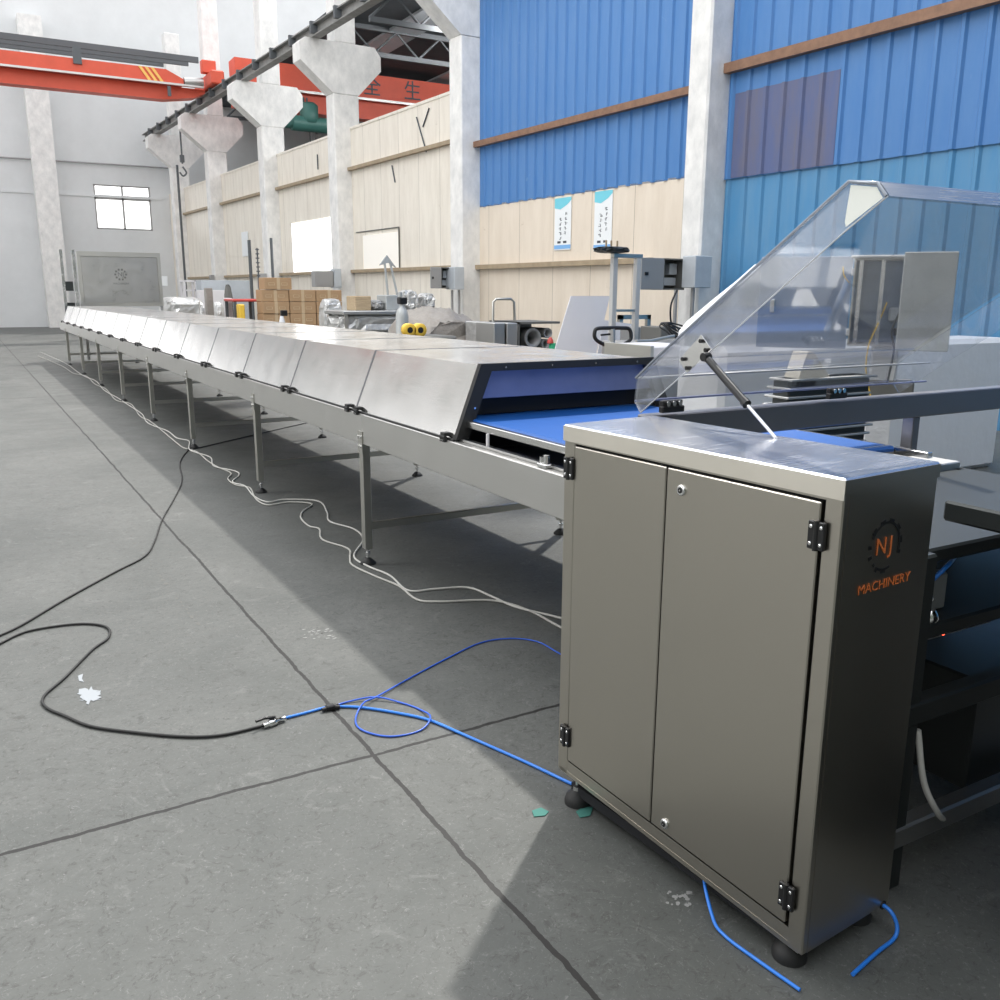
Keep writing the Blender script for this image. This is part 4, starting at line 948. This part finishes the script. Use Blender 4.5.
onb(424, 437, 293, 'silverwrap', 'wrapped_part', 'bundle of film-wrapped parts on the wrapped bench, right one', 'wrapped part', kind='l', seed=13)
q = atY(394, 262, FY+.4)
b = MB(); b.tube([(q.x+.05, FY+.75, za), (q.x-.02, FY+.75, q.z)], .02, n=6); b.tube([(q.x+.25, FY+.75, za), (q.x+.08, FY+.75, q.z)], .02, n=6); b.prism([(q.x-.12, FY+.73, q.z-.05), (q.x+.02, FY+.73, q.z+.12), (q.x+.18, FY+.73, q.z-.08), (q.x+.05, FY+.73, q.z)], (0, .04, 0))
tag(b.build('step_stand', 'cylgrey'), 'thin two-legged stand with dark grey hook above the wrapped bench', 'stand')
# gas cylinder with valve, by the covers
GY = 11.0; q = atY(402, 310, GY); zt_ = atY(402, 308, GY).z
gy = empty('gas_cylinder', (q.x, GY, 0), 'pale grey gas cylinder with black valve behind the tunnel covers', 'gas cylinder')
rr = (atY(408, 310, GY).x-atY(396, 310, GY).x)/2
MB().lathe([(rr, 0), (rr, zt_-.10), (rr*.8, zt_-.03), (rr*.35, zt_+.02), (rr*.3, zt_+.05)], (0, 0, 0), None, 20).build('cylinder', 'cylgrey', gy)
MB().bbox((-.05, -.05, zt_+.05), (.06, .05, zt_+.14), .01).build('valve', 'black', gy)
MB().lathe([(.03, 0), (.03, .06)], (-.02, 0, zt_+.14), None, 10).build('knob', 'cylgrey', gy)
# yellow reels
for k, (px, lab) in enumerate(((408.5, 'left one of the two yellow strap reels'), (419, 'right one of the two yellow strap reels'))):
    y = 10.2; c = atY(px, 330, y); r = (atY(px+6, 330, y).x-atY(px-6, 330, y).x)/2
    o = empty('strap_reel', (c.x, y, c.z-r), lab+' behind the covers', 'reel', 'yellow strap reels')
    b = MB(); b.lathe([(r*.45, -.05), (r, -.05), (r, .05), (r*.45, .05)], (0, 0, r), None, 24, 'y'); b.build('rim', 'yellow', o)
    MB().lathe([(r*.46, -.053), (r*.46, .053)], (0, 0, r), None, 16, 'y').build('hub', 'darkin', o)
zr_ = atY(414, 336, 10.2).z
tag(MB().bbox((atY(400, 330, 10.2).x, 10.0, 0), (atY(450, 330, 10.2).x, 10.6, zr_), .02).build('low_crate', 'inside'), 'dark low crate carrying the yellow reels', 'crate')
# tarp covered machine
TY = 11.3
tx0 = atY(424, 320, TY).x; tx1 = atY(486, 320, TY).x
ridge = [(424, 338), (428, 322), (440, 311), (452, 308.5), (462, 309), (474, 315), (486, 321), (480, 330), (482, 345)]
def drape(name, pts, y, d, m, lab, cat, seed):
    rnd = random.Random(seed); rows_ = 7; vs = []; P = [atY(px, py, y) for px, py in pts]
    P = [Vector((P[0].x, y, 0))]+P+[Vector((P[-1].x, y, 0))]; P = [P[0]]+spline(P[1:-1], 3)+[P[-1]]; n = len(P)
    for k in range(rows_+1):
        u = k/rows_; s = (1-abs(2*u-1)**4)**.25 if 0 < u < 1 else .72
        cx = sum(p.x for p in P)/n
        for p in P:
            h = p.z*(.55+.45*s) if p.z > 0 else 0
            vs.append((cx+(p.x-cx)*(.85+.15*s)+rnd.uniform(-.02, .02), y+u*d+rnd.uniform(-.03, .03), max(0, h+rnd.uniform(-.025, .025) if h > 0 else 0)))
    fs = [[k*n+i, k*n+i+1, (k+1)*n+i+1, (k+1)*n+i] for k in range(rows_) for i in range(n-1)]
    b = MB(); b.add(vs, fs, None, True); b.add(vs[:n], [list(range(n))]); b.add(vs[-n:], [list(range(n))[::-1]])
    return tag(b.build(name, m), lab, cat)
drape('covered_machine', ridge, TY, 1.4, 'tarp', 'machine draped in crumpled grey brown plastic left of the steel boxes', 'covered machine', 4)
# steel boxes and rack right of tarp
bx(479, 493, 322, 346, 10.85, .4, 'silverwrap', 'wrapped_box', 'silver wrapped box right of the draped machine', 'box', True)
bx(494, 505, 323, 346, 10.3, .5, 'steel_dull', 'steel_box', 'plain upright steel box, left one of two side by side', 'steel box', True)
bx(507, 517.5, 323, 346, 10.3, .5, 'steel_dull', 'steel_box', 'plain upright steel box, right one of two side by side', 'steel box', True)
pts = [atY(px, py, 10.9) for px, py in ((493, 330), (493, 302), (496, 299), (511, 299), (514, 302), (515, 330))]
pipe(pts, .018, 'steel_leg', 'bent_pipe', 'bent steel pipe handle rising above the steel boxes', 'handle')
# pipe store
PY = 10.6; a = atY(518, 322, PY); c = atY(560, 322, PY)
st = empty('pipe_rack', (a.x, PY, 0), 'dark open rack holding round pipes left of the white board', 'rack'); w = c.x-a.x
b = MB(); b.box((0, .75, 0), (w, .8, a.z)); b.box((0, 0, a.z-.03), (w, .8, a.z)); b.box((0, 0, 0), (w, .8, .04)); b.box((0, 0, 0), (.03, .8, a.z)); b.build('shelf_case', 'inside', st)
for i, (px, py, r, lab) in enumerate(((533, 338, 8.2, 'largest grey ring-shaped pipe end in the dark rack'), (548, 333, 4.2, 'small upper pipe end in the dark rack'), (546, 344, 4.2, 'small lower pipe end in the dark rack'))):
    q = atY(px, py, PY+.05); R = atY(px+r, py, PY+.05).x-q.x
    b = MB(); nseg = 28; prof_ = [(R, 0), (R, .55), (R*.68, .55), (R*.68, 0), (R, 0)]; vs = []
    for rr_, hh in prof_:
        for k in range(nseg): t = 2*PI*k/nseg; vs.append((q.x+rr_*math.cos(t), PY+.05+hh, q.z+rr_*math.sin(t)))
    b.add(vs, [[i2*nseg+k, i2*nseg+(k+1) % nseg, (i2+1)*nseg+(k+1) % nseg, (i2+1)*nseg+k] for i2 in range(4) for k in range(nseg)], None, True)
    tag(b.build('pipe_ring', 'boxgrey'), lab, 'pipe')
q = atY(550.5, 343, 10.35); tag(MB().lathe([(.05, 0), (.05, q.z-.1), (.045, q.z)], (q.x, 10.3, 0), None, 12).build('green_bottle', 'toolgreen'), 'small green bottle between the pipes and the white board', 'bottle')
q = atY(550.5, 336, 10.3); tag(MB().lathe([(.045, -.04), (.04, 0), (.015, .04)], (q.x, 10.3, atY(550.5, 343, 10.35).z+.04), None, 10).build('red_nozzle', 'redtool'), 'small red nozzle on top of the green bottle', 'nozzle')
# white boards leaning
def board(pts, y, lean, m, lab):
    P = [atY(px, py, y) for px, py in pts]; zb = 0
    top = [p for p in P[:2]]; bot = P[2:]
    T0_, T1_ = atY(*pts[0], y+lean), atY(*pts[1], y+lean); P[0], P[1] = T0_, T1_
    Q = [T0_, T1_, Vector((P[2].x+(P[2].x-P[1].x)*.6, y-.05, 0)), Vector((P[3].x+(P[3].x-P[0].x)*.6, y-.05, 0))]
    n = (Q[1]-Q[0]).cross(Q[3]-Q[0]).normalized()*.015
    tag(MB().prism(Q, n).build('white_board', m), lab, 'board', 'white boards leaning on the clutter')
board(((571, 296), (610, 296), (596, 352), (552, 346)), 9.6, .25, 'white', 'large tilted white board left of the pallet truck handle')
board(((604, 320), (632, 324), (624, 358), (596, 354)), 9.9, .2, 'white', 'smaller white board behind the pallet truck handle')
# hand pallet truck
HY = 7.6
hx = lambda px, py: atY(px, py, HY)
pc = hx(612, 345); pt = empty('pallet_truck', (pc.x, HY, 0), 'hand pallet truck with black loop handle behind the tunnel', 'pallet truck')
o_ = Vector((pc.x, HY, 0))
lp = [hx(*p)-o_ for p in ((598, 328.5), (608, 328), (622, 328), (629, 329), (631, 335), (629, 341), (615, 347.5), (601, 343), (595, 338), (595, 331))]
MB().tube(spline(lp, 5, True), .020, n=8, closed=True).build('loop_handle', 'black', pt)
b = MB(); b.cyl(hx(612, 329)-o_, (0.02, -.03, .35), .028); b.build('tiller', 'steel_dull', pt)
b = MB(); b.cyl(hx(601, 335)-o_, hx(612, 334)-o_, .010); b.build('release_lever', 'black', pt)
b = MB(); b.bbox((-.12, -.1, .08), (.16, .15, .40), .02); b.box((-.26, .1, .08), (-.10, 1.2, .14)); b.box((.12, .1, .08), (.28, 1.2, .14)); b.build('chassis', 'redtool', pt)
for xx in (-.06, .10): MB().lathe([(.09, -.03), (.09, .03)], (xx, -.02, .09), None, 16, 'x').build('wheel', 'black', pt)
for xx in (-.18, .20): MB().lathe([(.04, -.04), (.04, .04)], (xx, 1.1, .04), None, 12, 'x').build('wheel', 'black', pt)
# tall steel stand
SY2 = 9.2
st = empty('steel_stand', base(628, SY2), 'tall narrow steel stand left of the open power box', 'stand'); o_ = Vector(st.location)
lx0 = atY(613, 300, SY2).x-o_.x; lx1 = atY(636, 300, SY2).x-o_.x; zt2 = atY(625, 258, SY2).z
for xx in (lx0, lx1): MB().bbox((xx-.035, -.035, 0), (xx+.035, .035, zt2), .005).build('upright', 'palegrey', st)
MB().bbox((lx0-.035, -.035, zt2), (lx1+.06, .035, zt2+.05), .005).build('crossbar', 'steel_leg', st)
MB().bbox((lx0-.08, -.22, 0), (lx1+.08, .22, .05), .01).build('base_plate', 'steel_dull', st)
MB().bbox((lx0-.02, -.03, 1.28), (lx1+.02, .03, 1.31), .003).build('rung', 'steel_leg', st)
q = atY(597, 258, SY2); r = atY(625, 258, SY2)
lump('motor_unit', 'darkmachine', q.x, r.x, SY2-.15, SY2+.15, zt2+.05, zt2+.13, 'flat black tool lying on top of the tall steel stand', 'tool', .12, 9)
b = MB()
for px in (606, 611, 617): p = atY(px, 250, SY2); b.cyl((p.x, SY2, zt2+.11), (p.x, SY2, zt2+.2), .012)
tag(b.build('brass_fitting', 'wood'), 'three small brass fittings standing on the black tool', 'fitting')
# frames / timber / cable coil right of the stand
b = MB(); a = atY(620, 315, 10.2); c = atY(650, 340, 10.2)
for xx in (a.x, c.x-.06): b.box((xx, 10.2, 0), (xx+.06, 10.26, a.z))
b.box((a.x, 10.2, a.z-.06), (c.x, 10.26, a.z)); tag(b.build('work_stand', 'steel_leg'), 'low square steel frame behind the tall stand', 'frame')
bx(634, 643, 327, 350, 9.5, .3, 'boxgrey', 'grey_case', 'grey case at the foot of the tall stand', 'case', True)
bx(661, 672, 327, 340, 8.6, .4, 'inside', 'dark_crate', 'dark open crate left of the cable coil', 'crate', True)
wk = bx(634, 720, 343, 352, 7.9, .6, 'boxgrey', 'work_bench', 'grey work bench under the cable coil', 'bench', True)
zb3 = atY(670, 343, 7.9).z
bx(636, 650, 349, 353, 7.35, .1, 'wood', 'timber_offcut', 'short brown timber offcut beside the pallet truck handle', 'timber', True)
rnd = random.Random(11); P = []
cc = atY(677, 333, 8.1)
for k in range(60):
    t = k*.55; r = .15+.03*math.sin(k*1.7); P.append(Vector((cc.x+r*1.2*math.cos(t), 8.15+.10*math.sin(t*1.03), zb3+.02+.10+.09*math.sin(t*.9+k*.02))))
tag(MB().tube(spline(P, 3), .010, n=6).build('cable_coil', 'black'), 'tangled black cable coil on the grey work bench', 'cable')
pts = [atY(px, py, 8.0) for px, py in ((636, 352), (650, 344), (664, 338), (674, 336))]; pts[0].z = max(pts[0].z, zb3+.02)
pipe([Vector((p.x, p.y, max(p.z, zb3+.02))) for p in pts], .02, 'steel_leg', 'steel_tube', 'loose steel tube lying on the grey work bench', 'tube')
# white topped low table just beyond the pallet truck (right)
a = atY(651, 347, 6.6); c = atY(700, 360, 6.6)
wt = empty('white_table', (a.x, 6.6, 0), 'low white topped table with pale steel edge behind the hood', 'table')
MB().bbox((0, 0, a.z-.10), (c.x-a.x, .7, a.z), .01).build('tabletop', 'white', wt)
MB().bbox((-.02, -.02, a.z-.12), (.02, .7, a.z+.01), .003).build('edge', 'steel_leg', wt)
for xx in (.05, c.x-a.x-.1):
    for yy in (.05, .6): MB().box((xx, yy, 0), (xx+.05, yy+.05, a.z-.1)).build('leg', 'steel_leg', wt)

# ------------------------------------------------------------------ right-hand group seen through the acrylic
# white covered bench
WY = 4.7; a = atY(676, 348, 5.2); a = atY(684, 348, WY) if a.x < 0 else Vector((a.x, WY, a.z)); x2 = atY(1010, 348, WY).x; zt3 = atY(760, 346, WY).z
b = MB(); b.bbox((a.x, WY, 0), (x2, WY+.5, zt3), .04); tag(b.build('covered_bench', 'cloth'), 'long bench under white covering behind the clear hood', 'bench')
# plastic film tent on the bench
fz = [(684, 346), (686, 332), (694, 322), (720, 300), (745, 280), (763, 264), (768, 280), (768, 346)]
P = [atY(px, py, WY+.15) for px, py in fz]; P[0].z = P[-1].z = zt3+.001
b = MB(); b.prism(P, (.02, .10, 0)); tag(b.build('film_bundle', 'whitefilm'), 'peaked bundle of milky plastic film standing on the white covered bench', 'plastic film')
# electrical cabinet
E0 = atY(851, 300, 3.7); cdir = Vector((E0.x, E0.y, 0)).normalized(); wdir = Vector((cdir.y, -cdir.x, 0))
wdir = (wdir*1.0).normalized()
eb = empty('switch_cabinet', (E0.x, E0.y, 0), 'open electrical cabinet on a pale post with blue reflecting door behind the clear hood', 'electrical cabinet', None, math.atan2(wdir.y, wdir.x))
EM = eb.matrix_basis.inverted()
def ep(px, py, dep=0.0):
    pl_n = cdir; p0_ = E0+cdir*dep; d = ray(px, py); return EM @ (CP+d*((p0_-CP).dot(pl_n)/d.dot(pl_n)))
a = ep(851, 258); c = ep(905, 347); zt4 = a.z; zb4 = c.z; w = ep(906, 300).x
t = .012
b = MB(); b.box((0, 0, zb4), (t, .28, zt4)); b.box((w+.20, 0, zb4), (w+.20+t, .28, zt4)); b.box((0, 0, zt4-t), (w+.2, .28, zt4)); b.box((0, 0, zb4), (w+.2, .28, zb4+t)); b.build('case', 'steel_leg', eb)
MB().box((t, .265, zb4+t), (w+.2, .28, zt4-t)).build('back_plate', 'door_blue', eb)
b = MB(); b.bbox((-.02, -.03, zt4), (w+.24, .30, zt4+.015), .004); b.build('roof_plate', 'whitefilm', eb)
b = MB()
for xx in (.03, .15): b.box((xx, .02, zb4+t), (xx+.022, .04, zt4-t))
b.build('mounting_rail', 'steel_cover', eb)
b = MB(); b.bbox((.22, .12, zb4+.28*(zt4-zb4)), (.36, .24, zb4+.44*(zt4-zb4)), .01, 'boxlight'); b.bbox((.27, .14, zb4+.60*(zt4-zb4)), (.33, .22, zb4+.72*(zt4-zb4)), .005, 'boxlight'); b.bbox((.25, .10, zb4+.12*(zt4-zb4)), (.31, .2, zb4+.2*(zt4-zb4)), .005, 'black'); b.build('switch_gear', 'boxlight', eb)
b = MB(); b.tube(spline([(.20, .06, zb4+.5*(zt4-zb4)), (.16, .02, zb4+.25*(zt4-zb4)), (.12, -.02, zb4), (.12, -.03, zb4-.15), (.16, -.03, zb4-.30)]), .004, n=6); b.build('yellow_wire', 'yellow', eb)
b = MB(); b.tube(spline([(.30, .08, zb4+.5*(zt4-zb4)), (.24, .0, zb4+.2*(zt4-zb4)), (.26, -.02, zb4-.02), (.24, -.03, zb4-.22)]), .006, n=6); b.tube(spline([(.36, .08, zb4+.6*(zt4-zb4)), (.27, .03, zb4+.5*(zt4-zb4)), (.33, .08, zb4+.3*(zt4-zb4))]), .006, n=6); b.build('black_wire', 'black', eb)
a = ep(762, 257); c = ep(848, 349)
d = MB().bbox((a.x, -.01, c.z), (-.006, .004, a.z), .003).build('door', 'door_blue', eb)
q = ep(773, 306); b = MB(); b.bbox((q.x-.015, -.03, q.z-.04), (q.x+.015, -.01, q.z+.04), .005); b.build('latch', 'chrome', d)
b = MB(); b.tube(spline([(-.02, -.012, zt4-.14), (-.05, -.03, zt4-.1), (-.06, -.02, zt4-.05)]), .004, n=6); b.build('earth_wire', 'yellow', d)
for zz_ in (zt4-.08, zb4+.08): MB().bbox((-.012, -.025, zz_-.02), (.008, .0, zz_+.02), .003).build('hinge', 'whitefilm', eb)
q0 = ep(905, 252, -.2); q1 = ep(948, 352, -.2)
MB().bbox((q0.x, -.2, q1.z), (q1.x, -.185, q0.z), .004).build('door', 'cylgrey', eb)
a = ep(872, 352); c = ep(895, 400)
MB().bbox((a.x, .08, 0), (c.x, .20, zb4), .01).build('post', 'whitefilm', eb)
MB().bbox((a.x-.06, .02, .9), (a.x+.25, .22, 1.0), .01).build('base_block', 'inside', eb)
# slatted stack, with cream cone
SYY = 3.3; a = atY(795, 374, SYY); c = atY(872, 412, SYY)
sl = empty('slat_stack', (a.x, SYY, 0), 'stack of dark metal slats seen below the open electrical cabinet', 'slat stack'); w = c.x-a.x
MB().bbox((0, .03, 0), (w, .15, a.z-.03), .01).build('core', 'darkmachine', sl)
for k in range(9):
    z = a.z-.03-k*.045; dx = .012*k
    MB().bbox((-dx-.01, .0, z-.012), (w+.02-.02*(k % 3), .17, z), .003).build('slat', 'steel_dull', sl)
q = atY(812, 352, SYY+.04); b = MB(); b.prism([(atY(799, 374, SYY+.04).x, SYY+.04, a.z-.03), (atY(830, 374, SYY+.04).x, SYY+.04, a.z-.03), (atY(814, 350, SYY+.04).x, SYY+.04, q.z), (atY(808, 350, SYY+.04).x, SYY+.04, q.z)], (0, .1, 0))
tag(b.build('cream_wedge', 'cream_plain' if 'cream_plain' in MT else 'tape'), 'cream coloured wedge standing on the dark slats', 'wedge')

# ------------------------------------------------------------------ light
w = bpy.data.worlds.new('world'); SC.world = w; w.use_nodes = True; nt = w.node_tree; bg = nt.nodes['Background']
tc = nt.nodes.new('ShaderNodeTexCoord'); sp = nt.nodes.new('ShaderNodeSeparateXYZ'); nt.links.new(tc.outputs['Generated'], sp.inputs[0])
rp = nt.nodes.new('ShaderNodeValToRGB'); e = rp.color_ramp.elements
e[0].position = .0; e[0].color = (1, .99, .98, 1); e[1].position = 1; e[1].color = (.80, .83, .88, 1)
mr = nt.nodes.new('ShaderNodeMapRange'); mr.inputs['From Min'].default_value = 0; mr.inputs['From Max'].default_value = 1; nt.links.new(sp.outputs['Z'], mr.inputs[0]); nt.links.new(mr.outputs[0], rp.inputs[0])
nt.links.new(rp.outputs[0], bg.inputs['Color']); bg.inputs['Strength'].default_value = 1.65
sun = bpy.data.lights.new('sun', 'SUN'); sun.energy = 3.0; sun.angle = math.radians(1.6); sun.color = (1, .97, .92)
so = bpy.data.objects.new('sun', sun); COL.objects.link(so)
so.rotation_euler = Vector((.55, .46, 1.0)).to_track_quat('Z', 'Y').to_euler(); so.location = (6, 6, 12)
sk = bpy.data.lights.new('roof_light_strip', 'AREA'); sk.shape = 'RECTANGLE'; sk.size = .9; sk.size_y = 40; sk.energy = 2000; sk.color = (1, .98, .95)
so2 = bpy.data.objects.new('roof_light_strip', sk); COL.objects.link(so2); so2.location = (-4.3, 10, 11.5); so2.rotation_euler = Vector((-.45, 0, 1)).to_track_quat('Z', 'Y').to_euler()
nl = bpy.data.lights.new('next_hall_lamp', 'AREA'); nl.shape = 'RECTANGLE'; nl.size = 8; nl.size_y = 2; nl.energy = 1100  # added fill with no known source, brightens the red crane
nlo = bpy.data.objects.new('next_hall_lamp', nl); COL.objects.link(nlo); nlo.location = (16, 25, 9.3); nlo.rotation_euler = Vector((.1, -.75, .6)).to_track_quat('Z', 'Y').to_euler()
vs = SC.view_settings; vs.view_transform = 'Standard'; vs.look = 'None'; vs.gamma = 1; vs.use_curve_mapping = False; vs.exposure = 0.18
